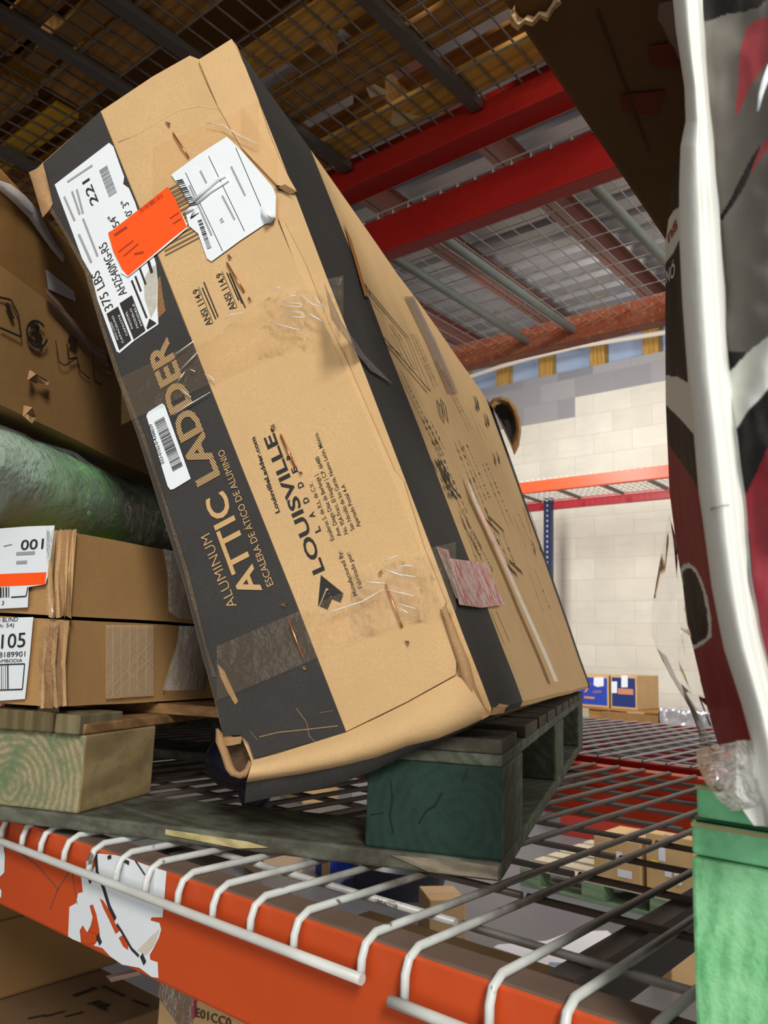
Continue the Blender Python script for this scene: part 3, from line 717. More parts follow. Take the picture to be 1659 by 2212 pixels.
text(mb, 'ANSI 114.9', z2(665, 1795), z2(525, 1448), z2(600, 1808), NF, 0, .01, 0)
for a, b, w in (((445, 1940), (305, 1590), .0006), ((492, 1880), (355, 1545), .0016), ((470, 1900), (340, 1600), .0016), ((675, 1790), (530, 1440), .0006), ((752, 1790), (600, 1460), .0016), ((690, 1720), (575, 1455), .0016), ((720, 1750), (610, 1480), .0012)):
    stroke(mb, [z2(*a), z2(*b)], w, NF, 0, 0)
# brown bar print behind the stickers
bars(mb, ff(345, 418, .0056), ff(357, 560, .0056), ff(430, 372, .0056), NF, 15, R, 1, 0, .3, .75)
link('lettering', mb, [M_ink, m_flat('brown_bar_print', rgb(112, 88, 60), .7, .25, 60)], pan, recalc=False)

# ---- labels
za = lambda a, b, l=.0058: ff(100 + a * .22599, 280 + b * .22599, l)
mb = MB(); poly(mb, [za(*p) for p in ((80, 525), (340, 325), (600, 125), (640, 160), (700, 330), (745, 450), (735, 520), (790, 560), (850, 700), (900, 860), (1000, 1120), (1048, 1280), (1066, 1450), (1062, 1700), (1072, 1860), (850, 2010), (700, 2135), (672, 2120))], NF, 0, 0)
poly(mb, [za(*p, .0061) for p in ((1048, 1290), (1062, 1450), (1055, 1690), (1000, 1800), (940, 1620), (930, 1440), (985, 1330))], NF, 1, 0)
lb = link('shipping_label', mb, [M_paper, m_flat('silvery_torn_backing', rgb(186, 182, 170), .35, .25, 120, .6)], car, recalc=False); lb['label'] = 'long white specification label, partly torn'
mb = MB(); zb = lambda a, b: za(a, b, .0064)
for q in (((575, 1760), (685, 1690), (812, 2010), (697, 2108)), ((700, 1660), (818, 1582), (948, 1920), (835, 2005)), ((957, 1895), (985, 1805), (1054, 1850), (968, 1908))):
    poly(mb, [zb(*p) for p in q], NF, 0, 0)
for s, a, b, t, bo in (('375 LBS', (640, 1695), (500, 1340), (552, 1712), .0), ('AH2540MG-R5', (772, 1560), (570, 1068), (690, 1585), .0), ('221', (500, 690), (408, 460), (424, 712), .01), ('54"', (702, 900), (640, 795), (628, 915), .0), ('10\' 3"', (838, 830), (768, 655), (768, 840), .0)):
    text(mb, s, zb(*a), zb(*b), zb(*t), NF, 0, bo, 0)
for s, a, b, t in (('MAX LOAD', (690, 2000), (622, 1835), (662, 2012)), ('CAPACIDAD', (742, 2035), (640, 1775), (714, 2048)), ('CAPACITE', (780, 1965), (700, 1765), (752, 1978)), ('MODEL', (830, 1895), (768, 1730), (802, 1908)), ('MODELO', (882, 1890), (812, 1705), (854, 1903)), ('MODELE', (918, 1868), (838, 1660), (890, 1880))):
    text(mb, s, za(*a, .0068), za(*b, .0068), za(*t, .0068), NF, 2, .0, 0, .62)
for x0, y0, x1, y1, w in ((170, 640, 270, 870, .003), (245, 590, 320, 810, .003), (290, 570, 350, 800, .003), (310, 1000, 430, 1270, .0035), (350, 850, 490, 1210, .003), (440, 340, 200, 500, .003)):
    stroke(mb, [zb(x0, y0), zb((x0 + x1) / 2, (y0 + y1) / 2), zb(x1, y1)], w, NF, 1, 0)
for x0, y0, x1, y1, w in ((815, 1440, 960, 1800, .0026), (850, 1400, 905, 1545, .0026), (880, 1290, 950, 1480, .0026), (960, 1210, 1010, 1370, .004)):
    stroke(mb, [zb(x0, y0), zb(x1, y1)], w, NF, 0, 0)
bars(mb, zb(505, 390), zb(600, 650), zb(580, 340), NF, 22, R, 1, 0)
link('lettering', mb, [M_ink, M_papergrey, M_paper], lb, recalc=False)
mb = MB(); poly(mb, [za(*p, .0078) for p in ((590, 985), (640, 955), (1140, 560), (1160, 545), (1235, 670), (1290, 800), (1345, 930), (1180, 1060), (780, 1400), (735, 1350), (640, 1160))], NF, 0, 0)
poly(mb, [za(*p, .0076) for p in ((1200, 700), (1290, 790), (1345, 900), (1346, 945), (1190, 1075), (780, 1410), (705, 1365), (740, 1340))], NF, 2, 0)
ol = link('orange_sticker', mb, [M_orange_lab, M_ink, M_paper], car, recalc=False); ol['label'] = 'bright orange sticker'
mb = MB()
bars(mb, za(900, 800, .0082), za(1125, 640, .0082), za(880, 765, .0082), NF, 18, R, 0, 0)
for a, b, w in (((650, 1010), (770, 930), .004), ((690, 1170), (830, 1060), .002), ((740, 1210), (880, 1090), .002), ((1180, 850), (1270, 790), .002), ((1210, 900), (1290, 850), .002), ((840, 1190), (930, 1170), .003)):
    stroke(mb, [za(*a, .0082), za(*b, .0082)], w, NF, 0, 0)
link('lettering', mb, m_flat('dull_red_print', rgb(160, 50, 20), .6), ol, recalc=False)
mb = MB(); zc = lambda a, b, l=.0072: ff(360 + a * .22599, 260 + b * .22599, l)
poly(mb, [zc(*p) for p in ((42, 520), (300, 330), (575, 155), (680, 255), (830, 420), (1015, 640), (1045, 720), (1040, 930), (1000, 985), (940, 990), (700, 1150), (430, 1348), (385, 1320), (300, 1080), (215, 1010), (175, 870), (230, 820), (130, 640))], NF, 0, 0)
wl = link('shipping_label', mb, [M_paper], car, recalc=False); wl['label'] = 'crumpled white paper label with a curled corner'
mb = MB()
for a, b, w in (((180, 500), (535, 1250), .0008), ((400, 340), (745, 1060), .0008), ((660, 260), (900, 820), .0008)):
    stroke(mb, [zc(*a, .0076), zc(*b, .0076)], w, NF, 0, 0)
text(mb, '25', zc(548, 975, .0076), zc(530, 930, .0076), zc(520, 985, .0076), NF, 0, 0, 0)
bars(mb, zc(90, 575, .0076), zc(230, 830, .0076), zc(150, 560, .0076), NF, 14, R, 0, 0); bars(mb, zc(295, 960, .0076), zc(390, 1240, .0076), zc(335, 945, .0076), NF, 18, R, 0, 0)
for a, b in (((215, 620), (430, 1100)), ((320, 480), (380, 600)), ((530, 720), (650, 950)), ((615, 440), (750, 720))):
    stroke(mb, [zc(*a, .0076), zc(*b, .0076)], .0025, NF, 1, 0)
link('lettering', mb, [M_ink, M_papergrey], wl, recalc=False)
mb = MB().grid([[zc(900, 830, .009), zc(960, 850, .016), zc(1040, 900, .010)], [zc(905, 880, .013), zc(960, 900, .024), zc(1035, 930, .014)], [zc(940, 985, .008), zc(980, 975, .014), zc(1020, 950, .009)]])
link('curled_corner', mb, M_paper, wl)
rdg = MB()
for pts in (((260, 770), (380, 660), (500, 560), (560, 530)), ((290, 790), (420, 680), (590, 570)), ((185, 880), (280, 840), (240, 930), (300, 870))):
    rdg.tube([zc(*p, .0085) for p in pts], .0022, 6)
link('crease', rdg, M_paper, wl)
mb = MB(); poly(mb, [ff(x, y, .0066) for x, y in ((316, 898), (320, 890), (350, 871), (356, 876), (412, 1034), (376, 1056), (368, 1058), (362, 1050))], NF, 0, 0)
bl = link('barcode_label', mb, [M_paper], car, recalc=False); bl['label'] = 'white bar code label on the black band'
mb = MB(); bars(mb, ff(333, 912, .007), ff(374, 1020, .007), ff(354, 900, .007), NF, 40, R, 0, 0)
text(mb, '033-0102-0-4366039', ff(355, 1000, .007), ff(328, 915, .007), ff(346.5, 1002, .007), NF, 0, .01, 0)
link('lettering', mb, M_ink, bl, recalc=False)

# ---- tape, staples
def tape(name, cl, wid, l0, mat, wob=.002):
    mb = MB(); rws = []
    for k in range(7):
        rws.append([ff(x, y + wid * (k / 6 - .5), l0 + R.uniform(0, wob)) for x, y in cl])
    mb.grid(rws); o = link(name, mb, mat, car); return o
def seg(a, b, n): return [(a[0] + (b[0] - a[0]) * i / n, a[1] + (b[1] - a[1]) * i / n) for i in range(n + 1)]
tape('packing_tape', seg((262, 866), (640, 690), 14), 104, .009, M_tape)
tape('packing_tape', seg((560, 700), (742, 660), 8), 130, .0095, M_tapewr, .008)
tape('packing_tape', seg((468, 1455), (905, 1268), 16), 118, .009, M_tape)
tape('packing_tape', seg((760, 1300), (985, 1245), 10), 150, .0095, M_tapewr, .008)
tape('packing_tape', seg((330, 372), (560, 270), 10), 110, .006, M_tape)
tape('packing_tape', [(520, 262), (548, 300), (570, 335), (600, 372)], 74, .0055, M_tape, .0008)
# highlights on the tape's sharp folds, painted as thin white ridges
M_foldshine = m_film('milky_fold_highlight', rgb(240, 240, 236), .8, .15, .2, 60)
zt = lambda a, b, l=.018: ff(420 + a * .2351, 240 + b * .2351, l)
F1 = [((730, 1640), (795, 1610)), ((840, 1685), (935, 1700)), ((810, 1755), (970, 1770), (985, 1800)), ((795, 1790), (985, 1800)), ((870, 1840), (985, 1850), (1015, 1895)), ((865, 1890), (1015, 1895)), ((930, 1650), (1090, 1780), (1175, 1800)), ((1090, 1690), (1175, 1795)), ((1020, 1840), (1190, 1940)), ((1030, 1855), (1180, 1935)), ((280, 1910), (340, 1870), (460, 1850)), ((700, 1940), (970, 2015)), ((110, 110), (260, 130), (400, 220), (600, 310))]
F1 = [[zt(a, b, .012 if y < 400 else .0185) for a, b in pts] for pts in F1 for y in (pts[0][1],)]
F1 += [[ff(520 + a * .22905, 880 + b * .22905, .0185) for a, b in pts] for pts in (((1140, 1640), (1360, 1660)), ((1350, 1710), (1150, 1830), (900, 1910), (750, 1970)), ((1380, 1720), (1640, 1780)), ((1360, 1450), (1480, 1395)), ((1440, 1520), (1560, 1490), (1650, 1500)), ((1350, 1520), (1450, 1560), (1540, 1600)), ((1480, 1850), (1650, 1900)), ((1500, 1900), (1580, 1940)), ((1400, 1560), (1650, 1600)))]
F1 += [[ff(300 + a * .27578, 720 + b * .27578, .0105) for a, b in pts] for pts in (((320, 290), (430, 180), (460, 145)), ((300, 380), (340, 330), (360, 300)), ((330, 430), (370, 470), (410, 500)), ((400, 280), (440, 300)), ((510, 320), (560, 340), (600, 380)), ((280, 170), (430, 60)), ((270, 640), (390, 560), (560, 460)))]
for pts in F1:
    link('tape_fold_highlight', MB().tube(pts, [.0003] + [.0008] * (len(pts) - 2) + [.0003] if len(pts) > 2 else .0006, 6), M_foldshine, car)
for x0, y0, x1, y1 in ((490, 566, 528, 632), (606, 938, 638, 1010), (620, 1330, 655, 1422), (833, 1262, 869, 1356), (374, 286, 408, 342)):
    mb = MB(); mb.tube([ff(x0, y0, .004), ff(x0 + 1, y0 + 3, .008), ff((x0 + x1) / 2, (y0 + y1) / 2, .0095), ff(x1 - 1, y1 - 3, .008), ff(x1, y1, .004)], .0011, 6)
    link('staple', mb, M_copper, car)
for x, y in ((495, 556), (538, 648), (590, 922), (648, 1022), (612, 1306), (658, 1442), (880, 1388), (362, 268), (820, 1238)):
    mb = MB(); mb.plate([ff(x + R.uniform(-7, -3), y + R.uniform(-6, 0), .0075), ff(x + R.uniform(0, 5), y + R.uniform(-8, -3), .012), ff(x + R.uniform(3, 7), y + R.uniform(0, 6), .008), ff(x + R.uniform(-3, 2), y + R.uniform(3, 8), .0072)], DP, .0008)
    link('puncture_shred', mb, M_torn if x > 605 or y < 1300 else M_torn, car)
mb = MB()
for pts, w in (([(640, 1530), (662, 1560), (668, 1590), (690, 1612)], .0008), ([(560, 1592), (600, 1582), (660, 1576), (730, 1568)], .0012), ([(540, 1580), (556, 1598)], .0006), ([(690, 1540), (720, 1535)], .0005), ([(218, 242), (300, 448), (410, 726)], .0006)):
    stroke(mb, [ff(x, y, .0059) for x, y in pts], w, NF, 0, 0)
link('crease_line', mb, m_card('scuffed_print', rgb(150, 124, 92), .3), pan2, recalc=False)
mb = MB(); g = [(256, 308 + 0), (300, 290), (345, 262), (390, 238), (430, 230), (470, 236)]
mb.tube([ff(x, y, .0046) for x, y in g], .0010, 6); link('crease_line', mb, M_kraft2, pan)
mb = MB()
poly(mb, [ff(x, y, .0057) for x, y in ((336, 610), (346, 596), (352, 640), (358, 672), (340, 690), (332, 660))], NF, 0, 0)
link('scuff', mb, m_card('scuffed_board', rgb(140, 104, 70), .5, .9), pan2, recalc=False)

# ---- the long side: prints, tape, sticker
NS = (fTR - TR).cross(BR - TR).normalized()
if NS.dot(CAM - TR) < 0: NS = -NS
def side_t(px_, py_):   # pixel -> (t along depth, s down the edge) on the side, by Newton
    t, s = .3, .5
    P = lambda t, s: (TR.lerp(fTR, t)).lerp(BR.lerp(fBR, t), s)
    for _ in range(25):
        x, y = proj(P(t, s)); h = 1e-4
        xa, ya = proj(P(t + h, s)); xb, yb_ = proj(P(t, s + h))
        a, b, c, d = (xa - x) / h, (xb - x) / h, (ya - y) / h, (yb_ - y) / h
        det = a * d - b * c; ex, ey = px_ - x, py_ - y
        t += (d * ex - b * ey) / det; s += (a * ey - c * ex) / det
    return t, s
def sd(x, y, l=.012):
    t, s = side_t(x, y)
    p = TR.lerp(fTR, t).lerp(BR.lerp(fBR, t), s); d = (CAM - p).normalized()
    return p + d * (l * .45 / max(.2, d.dot(NS)))
mb = MB()
for a, b, w in (((776, 602), (882, 730), .004), ((776, 602), (828, 728), .003), ((882, 730), (930, 846), .004), ((828, 728), (930, 846), .004), ((798, 640), (832, 680), .002), ((838, 745), (868, 768), .002), ((788, 612), (800, 634), .006)):
    stroke(mb, [sd(*a), sd(*b)], w, NS, 0, 0)
for a, b in (((850, 720), (895, 800)), ((862, 722), (900, 800)), ((845, 700), (870, 735)), ((890, 720), (945, 835)), ((898, 722), (940, 820)), ((880, 830), (960, 985)), ((866, 800), (880, 830)), ((942, 780), (1000, 890)), ((958, 800), (1020, 930)), ((920, 905), (1010, 1110)), ((930, 910), (960, 970)), ((990, 950), (1080, 1180)), ((1008, 960), (1060, 1080)), ((1020, 880), (1050, 950)), ((1050, 1000), (1110, 1140)), ((1000, 1100), (1040, 1210)), ((1012, 1130), (1065, 1235)), ((1085, 1150), (1120, 1240)), ((1120, 1110), (1150, 1180)), ((1155, 1230), (1190, 1320)), ((1060, 1260), (1080, 1310))):
    A, B = sd(*a), sd(*b); n_ = 14
    for i in range(n_):
        stroke(mb, [A.lerp(B, (i + .05) / n_), A.lerp(B, (i + R.uniform(.5, .95)) / n_)], .006 + .01 * (a[1] > 900 and R.random() < .4), NS, 1, 0)
for x, y, s in ((1030, 872, 9), (1052, 908, 8), (1075, 990, 7), (1165, 1180, 8)):
    stroke(mb, [sd(x - s * .4, y - s * 1.6), sd(x + s * .1, y - s), sd(x + s * .5, y + s * 1.4), sd(x, y + s * .6)], .012, NS, 0, 0)
for pts in (((951, 862), (958, 896), (968, 912), (962, 876), (951, 862)), ((956, 870), (962, 900))):
    stroke(mb, [sd(*p) for p in pts], .005, NS, 1, 0)
q = [(945, 985), (958, 1000), (985, 1062), (990, 1092), (975, 1078), (956, 1030)]
for i in range(26):
    u = R.random(); x = 948 + 36 * u + R.uniform(-7, 7); y = 992 + 84 * u + R.uniform(-8, 8)
    stroke(mb, [sd(x, y), sd(x + R.uniform(2, 6), y + R.uniform(4, 9))], .012, NS, 0, 0)
for a, b, w in (((1058, 1118), (1088, 1148), .008), ((1100, 1212), (1128, 1238), .01), ((1072, 1320), (1100, 1385), .004), ((1140, 1090), (1160, 1150), .01)):
    stroke(mb, [sd(*a), sd(*b)], w, NS, 1, 0)
link('lettering', mb, [M_ink, M_inkfaint], car, recalc=False)
mb = MB(); A = [(1008, 1022), (1030, 1080), (1060, 1145), (1100, 1230), (1140, 1320), (1180, 1410), (1206, 1472)]
rws = [[sd(x - w, y, .013 + .002 * math.sin(i * 2.1)) for i, (x, y) in enumerate(A)] for w in (0, 4, 8)]
rws[0][0] = rws[1][0]; rws[2][0] = rws[1][0]
mb.grid(rws); tp = link('packing_tape', mb, m_film('milky_tape_edge', rgb(228, 216, 206), .75, .12, .8, 60), car); tp['label'] = 'milky folded strip of tape'
mb = MB(); A = [(888, 640), (935, 735), (985, 850)]
mb.grid([[sd(x + w, y, .010) for x, y in A] for w in (-14, 6)]); link('packing_tape', mb, m_film('dull_tape', rgb(170, 140, 110), .45, .3, .3, 30), car)
mb = MB(); mb.grid([[sd(742, 480, .013), sd(788, 640, .013)], [sd(760, 520, .013), sd(795, 640, .013)]]); link('tape_stain', mb, m_flat('amber_tape', rgb(172, 122, 62), .3), car)
mb = MB(); mb.grid([[sd(700, 610, .016), sd(735, 690, .016), sd(790, 770, .016), sd(850, 830, .015)], [sd(716, 690, .016), sd(752, 740, .016), sd(800, 800, .016), sd(850, 830, .015)]])
link('packing_tape', mb, m_film('dull_grey_tape', rgb(120, 110, 104), .4, .3, .9, 60, (1, 1, .2)), car)
mb = MB(); poly(mb, [sd(*p, .0035) for p in ((664, 424), (684, 428), (700, 450), (712, 486), (704, 494), (680, 470), (668, 446))], NS, 0, 0); link('red_smear', mb, m_flat('dark_red_smear', rgb(72, 22, 22), .5, .3, 60), car, recalc=False)
tst = NT('red_and_white_torn_sticker')
o_ = tst.obj((1, 1, .25), (0, .4, 0)); M_sticker = tst.base(tst.mix(tst.ramp(tst.noise(o_, 130, 5, .7), [(.45, (0, 0, 0)), (.58, (1, 1, 1))]), rgb(196, 178, 172), rgb(178, 62, 54)), .5)
S_ = [((972, 1206), (1010, 1211), (1050, 1216)), ((982, 1258), (1028, 1262), (1072, 1266)), ((992, 1306), (1040, 1313), (1092, 1306))]
mb = MB().grid([[sd(*p, .0145) for p in r] for r in S_]); st = link('torn_sticker', mb, M_sticker, car); st['label'] = 'torn red and white sticker'
mb = MB().grid([[sd(942, 1180, .0145), sd(968, 1188, .0145)], [sd(962, 1230, .0145), sd(985, 1240, .0145)], [sd(985, 1290, .0145), sd(994, 1300, .0145)]])
link('packing_tape', mb, M_tapewr, car)
# ---------------------------------------------------------------- cartons stacked on the left of the pallet
QA = -.249
QD = V((math.sin(QA), math.cos(QA), 0)); QX = V((math.cos(QA), -math.sin(QA), 0))
Q0 = V((-.919, .504, 0))
def qf(x, y, l=0): return on_pl(x, y, QD, Q0.dot(QD) - l)          # front (label) plane
def qs(x, y, l=0): return on_pl(x, y, QX, Q0.dot(QX) + l)          # right-hand side plane
def carton(name, label, c, xdir, ydir, w, d, h, mat, group=None, seam=None, bev=.004, lid=True, mats=None):
    """closed carton standing at corner c, edges w along xdir, d along ydir; seam = gap and tape on its top"""
    o = thing(name, label, 'cardboard box', c, group)
    mb = MB(); mb.obox(c, xdir * w, ydir * d, UPZ * h)
    link('carton_body', mb, mat, o, bevel=bev)
    return o
lowc = thing('flat_carton', 'lower flat carton of the stack at the left, its white label reading 105', 'cardboard box', Q0 + V((0, 0, CZ - .082)))
def crate(o, c, w, d, h, mat, rough=.0):
    mb = MB(); n1, n2, n3 = 9, 9, 4
    def P(a, b, e):
        p = c - QX * w * a + QD * d * b + UPZ * h * e
        return p + V(noise.noise_vector(p * 9)) * rough
    def face(f, na, nb): mb.grid([[f(i / na, j / nb) for j in range(nb + 1)] for i in range(na + 1)], smooth=True)
    face(lambda u, v: P(u, 0, v), n1, n3); face(lambda u, v: P(0, u, v), n2, n3); face(lambda u, v: P(u, 1, v), n1, n3); face(lambda u, v: P(1, u, v), n2, n3)
    face(lambda u, v: P(u, v, 1), n1, n2); face(lambda u, v: P(u, v, 0), n1, n2)
    return link('carton_body', mb, mat, o)
crate(lowc, Q0 + UPZ * (CZ - .0795), .55, .56, .104, M_brown2, .0035)
upc = thing('flat_carton', 'upper flat carton of the left stack, its label reading 001', 'cardboard box', Q0 + V((0, 0, CZ + .028)))
crate(upc, Q0 + UPZ * (CZ + .029), .55, .56, .101, M_brown2, .0035)
def labelparts(o, base, orange=None, items=(), brs=(), extra=()):
    mb = MB(); poly(mb, [qf(*p, .006) for p in base], -QD, 0, 0)
    if orange: poly(mb, [qf(*p, .0065) for p in orange], -QD, 1, 0)
    l = link('shipping_label', mb, [M_paper, M_orange_lab], o, recalc=False)
    mb = MB()
    for s, a, b, t, bo in items: text(mb, s, qf(*a, .007), qf(*b, .007), qf(*t, .007), -QD, 0, bo, 0)
    for a, b, c_, n in brs: bars(mb, qf(*a, .007), qf(*b, .007), qf(*c_, .007), -QD, n, R, 0, 0, .15, .6)
    for pts, w in extra: stroke(mb, [qf(*p, .007) for p in pts], w, -QD, 1 if w > .002 else 0, 0)
    link('lettering', mb, [M_ink, M_papergrey], l, recalc=False)
    return l
labelparts(upc, [(-60, 1146), (60, 1137), (118, 1135), (116, 1160), (104, 1240), (98, 1262), (62, 1268), (60, 1312), (-60, 1318)], [(-60, 1244), (0, 1240), (100, 1236), (97, 1262), (0, 1267), (-60, 1272)],
    [('001', (44, 1188), (93, 1185), (44, 1167), .01), ('3', (3, 1307), (8, 1307), (3, 1298), 0)], [((-30, 1292), (24, 1290), (-30, 1270), 9)],
    [([(24, 1290), (56, 1288), (60, 1268)], .0016), ([(35, 1196), (75, 1194)], .004), ([(35, 1215), (58, 1214)], .004), ([(8, 1180), (26, 1176)], .0008)])
labelparts(lowc, [(-60, 1336), (72, 1333), (64, 1420), (54, 1510), (-60, 1518)], None,
    [('WOOD BLIND', (-40, 1346), (38, 1342), (-40, 1337), 0), ('(width: 54)', (-30, 1357), (30, 1354), (-30, 1349), 0), ('105', (2, 1401), (54, 1397), (2, 1371), .005), ('NO: 58189901', (-46, 1422), (54, 1418), (-46, 1411), 0), ('MADE IN CAMBODIA', (-62, 1433), (48, 1430), (-62, 1426), 0)],
    [((-40, 1490), (20, 1488), (-40, 1438), 14)], [([(-40, 1437), (53, 1434), (48, 1489), (-40, 1492)], .0016)])
M_ca = m_card('crushed_corner_board', rgb(192, 154, 108), .25, .9); M_cb = m_card('split_corner_board', rgb(158, 120, 80), .3, .9)
# crushed, taped front corners: folded board edges
for o, za0, zb0, pxs in ((upc, 1142, 1332, (112, 122, 130, 138, 146, 152, 158, 166)), (lowc, 1338, 1528, (98, 108, 118, 128, 140, 150))):
    mb = MB()
    for i, x in enumerate(pxs[:-1]):
        xa, xb = x, pxs[i + 1]
        a = qf(xa, za0 + R.uniform(0, 6), .003 + .003 * (i % 2)); b = qf(xb, za0 + R.uniform(0, 6), .003 + .003 * ((i + 1) % 2))
        c_ = qf(xb - 8 + R.uniform(-5, 5), zb0 + R.uniform(-5, 5), .002 + .005 * (i % 2)); d_ = qf(xa - 8 + R.uniform(-5, 5), zb0 + R.uniform(-5, 5), .004)
        mb.grid([[a, b], [(a * .5 + d_ * .5) - QD * R.uniform(0, .006), (b * .5 + c_ * .5) - QD * R.uniform(0, .006)], [d_, c_]], mi=i % 2, smooth=False)
    link('crushed_corner', mb, [M_ca, M_cb], o)
mb = MB()
mb.grid([[qs(228 + i * 0, 1350 + k * 40, .003) for k in range(5)] for i in (0,)] + [[qs(280, 1350 + k * 39, .004) for k in range(5)], [qs(332, 1351 + k * 38, .003) for k in range(5)]])
link('packing_tape', mb, m_film('reinforced_tape', rgb(226, 196, 158), .5, .25, .15, 60, ior=1.15), lowc)
mb = MB()
for x in (244, 262, 280, 297, 316):
    stroke(mb, [qs(x, 1352, .0045), qs(x, 1505 - (x - 244) * .1, .0045)], .0009, QX, 0, 0)
for a, b in (((232, 1500), (326, 1390)), ((250, 1500), (330, 1420)), ((240, 1420), (320, 1490)), ((290, 1400), (332, 1440))): stroke(mb, [qs(*a, .0045), qs(*b, .0045)], .0007, QX, 0, 0)
link('tape_thread', mb, m_flat('tape_thread_pale', rgb(212, 190, 150), .6), lowc, recalc=False)
mb = MB().grid([[qf(x, y, .010 + .004 * math.sin(y * .1 + x)) for y in (1345, 1385, 1425, 1470, 1515, 1538)] for x in (82, 98, 112, 128)] )
link('packing_tape', mb, M_tapewr, lowc)
mb = MB().grid([[qf(x, y, .010 + .004 * math.sin(y * .1 + x)) for y in (1138, 1180, 1230, 1290, 1330)] for x in (100, 108, 116)])
link('packing_tape', mb, M_tapewr, upc)
# loose shiny film over the right-hand ends of both cartons
mb = MB()
E_ = [[(352, 1185), (362, 1240), (364, 1320)], [(372, 1190), (384, 1255), (385, 1335)], [(420, 1195), (430, 1270), (440, 1340)]]
mb.grid([[qs(*p, .008 + .012 * (i == 1)) for p in r] for i, r in enumerate(E_)]); link('stretch_film', mb, M_stretch, upc)
mb = MB()
E_ = [[(352, 1490), (366, 1440), (382, 1390), (386, 1352)], [(362, 1492), (376, 1442), (392, 1392), (396, 1352)], [(440, 1490), (445, 1440), (450, 1395), (450, 1352)]]
mb.grid([[qs(*p, .006 + .010 * (i == 1)) for p in r] for i, r in enumerate(E_)]); link('stretch_film', mb, M_stretch, lowc)

# ---------------------------------------------------------------- green bundle in stretch film on the cartons
ga = -.49; GD = V((math.sin(ga), math.cos(ga), 0)); GX = V((math.cos(ga), -math.sin(ga), 0))
G0 = V((-1.083, .472, CZ + .2125))
gb = thing('wrapped_bundle', 'round green bundle wound in crinkled clear stretch film, lying on the flat cartons', 'bundle', G0 + V((0, 0, -.075)))
mb = MB(); mf = MB(); rws = []; rf = []
for i in range(41):
    t = -.35 + i / 40 * .95
    rr = .0665 * (1 - .10 * max(0, t)) * (1 + .04 * math.sin(t * 17)) * (1 if t < .53 else max(.25, 1 - (t - .53) * 7)) * min(1, .06 + 7 * max(0, t + .35)) ** .6
    row = []; r2 = []
    for k in range(37):
        a = 2 * math.pi * k / 36
        base = G0 + GD * t - UPZ * .002
        dirn = GX * math.cos(a) + UPZ * math.sin(a)
        p = base + dirn * rr
        row.append(p + dirn * noise.noise(p * 22) * .006)
        q = base + dirn * (rr + .004 * min(1, rr / .03))
        r2.append(q + dirn * (noise.noise(q * 55) * .0035 + .0025 * math.sin(a * 3 + t * 34)))
    rws.append(row); rf.append(r2)
mb.grid(rws); mf.grid(rf)
tg = NT('green_leafy_contents')
cg = tg.mix(tg.ramp(tg.noise(tg.obj((1, 1, 1)), 12, 6, .65), [(.3, (0, 0, 0)), (.72, (1, 1, 1))]), rgb(40, 150, 34), rgb(116, 230, 76))
dt = tg.n.new('ShaderNodeVectorMath'); dt.operation = 'DOT_PRODUCT'; tg.l.new(tg.tc.outputs['Object'], dt.inputs[0]); dt.inputs[1].default_value = tuple(GD)
ad = tg.node('ShaderNodeMath', operation='MULTIPLY_ADD'); tg.l.new(tg.noise(tg.obj(), 20, 4), ad.inputs[0]); ad.inputs[1].default_value = .25; tg.l.new(dt.outputs['Value'], ad.inputs[2])
mpv = tg.ramp(ad.outputs[0], [(.10, (1, 1, 1)), (.30, (0, 0, 0))])
cg = tg.mix(mpv, cg, rgb(196, 222, 200))
mpv2 = tg.ramp(ad.outputs[0], [(.46, (0, 0, 0)), (.56, (1, 1, 1))])
cg = tg.mix(mpv2, cg, rgb(30, 74, 34))
tg.bump(tg.noise(tg.obj(), 60, 4), .4, .004)
link('bundle_core', mb, tg.base(cg, .55), gb)
link('stretch_film', mf, m_film('crinkled_stretch_film', rgb(236, 246, 240), .14, .10, .7, 40, (1, 1, 1), 5, 1.13), gb)

# ---------------------------------------------------------------- big cartons above the bundle
BA = -.5; BD = V((math.sin(BA), math.cos(BA), 0)); BX = V((math.cos(BA), -math.sin(BA), 0))
B0 = V((-1.009, .437, 0))
def bs(x, y, l=0): return on_pl(x, y, BX, B0.dot(BX) + l)
big = thing('large_carton', 'large brown carton with a round recycling mark, resting on the green bundle', 'cardboard box', B0 + V((0, 0, CZ + .287)))
c0 = B0 - BD * .2 + UPZ * (CZ + .2895)
mb = MB(); n = 10
def PB(a, b, e):
    p = c0 - BX * .5 * a + BD * .9 * b + UPZ * .175 * e
    return p + V(noise.noise_vector(p * 7)) * .004
for f, na, nb in ((lambda u, v: PB(0, u, v), 14, 5), (lambda u, v: PB(u, 0, v), 8, 5), (lambda u, v: PB(1, u, v), 8, 5), (lambda u, v: PB(u, 1, v), 8, 5), (lambda u, v: PB(u, v, 0), 8, 14), (lambda u, v: PB(u, v, 1), 8, 14)):
    mb.grid([[f(i / na, j / nb) for j in range(nb + 1)] for i in range(na + 1)])
link('carton_body', mb, M_brown, big)
mb = MB()
def ringp(cx, cy, rx, ry, rot, k0, k1, n=20): 
    out = []
    for i in range(n + 1):
        a = k0 + (k1 - k0) * i / n; x, y = rx * math.cos(a), ry * math.sin(a)
        out.append(bs(cx + x * math.cos(rot) - y * math.sin(rot), cy + x * math.sin(rot) + y * math.cos(rot), .006))
    return out
stroke(mb, ringp(80, 722, 21, 29, -.3, .6, 5.9), .004, BX, 0, 0)
for pts, w in (([(64, 705), (76, 700), (84, 712), (74, 716)], .009), ([(78, 722), (90, 728), (86, 742)], .007), ([(62, 728), (72, 738), (86, 744)], .006)):
    stroke(mb, [bs(*p, .006) for p in pts], w, BX, 0, 0)
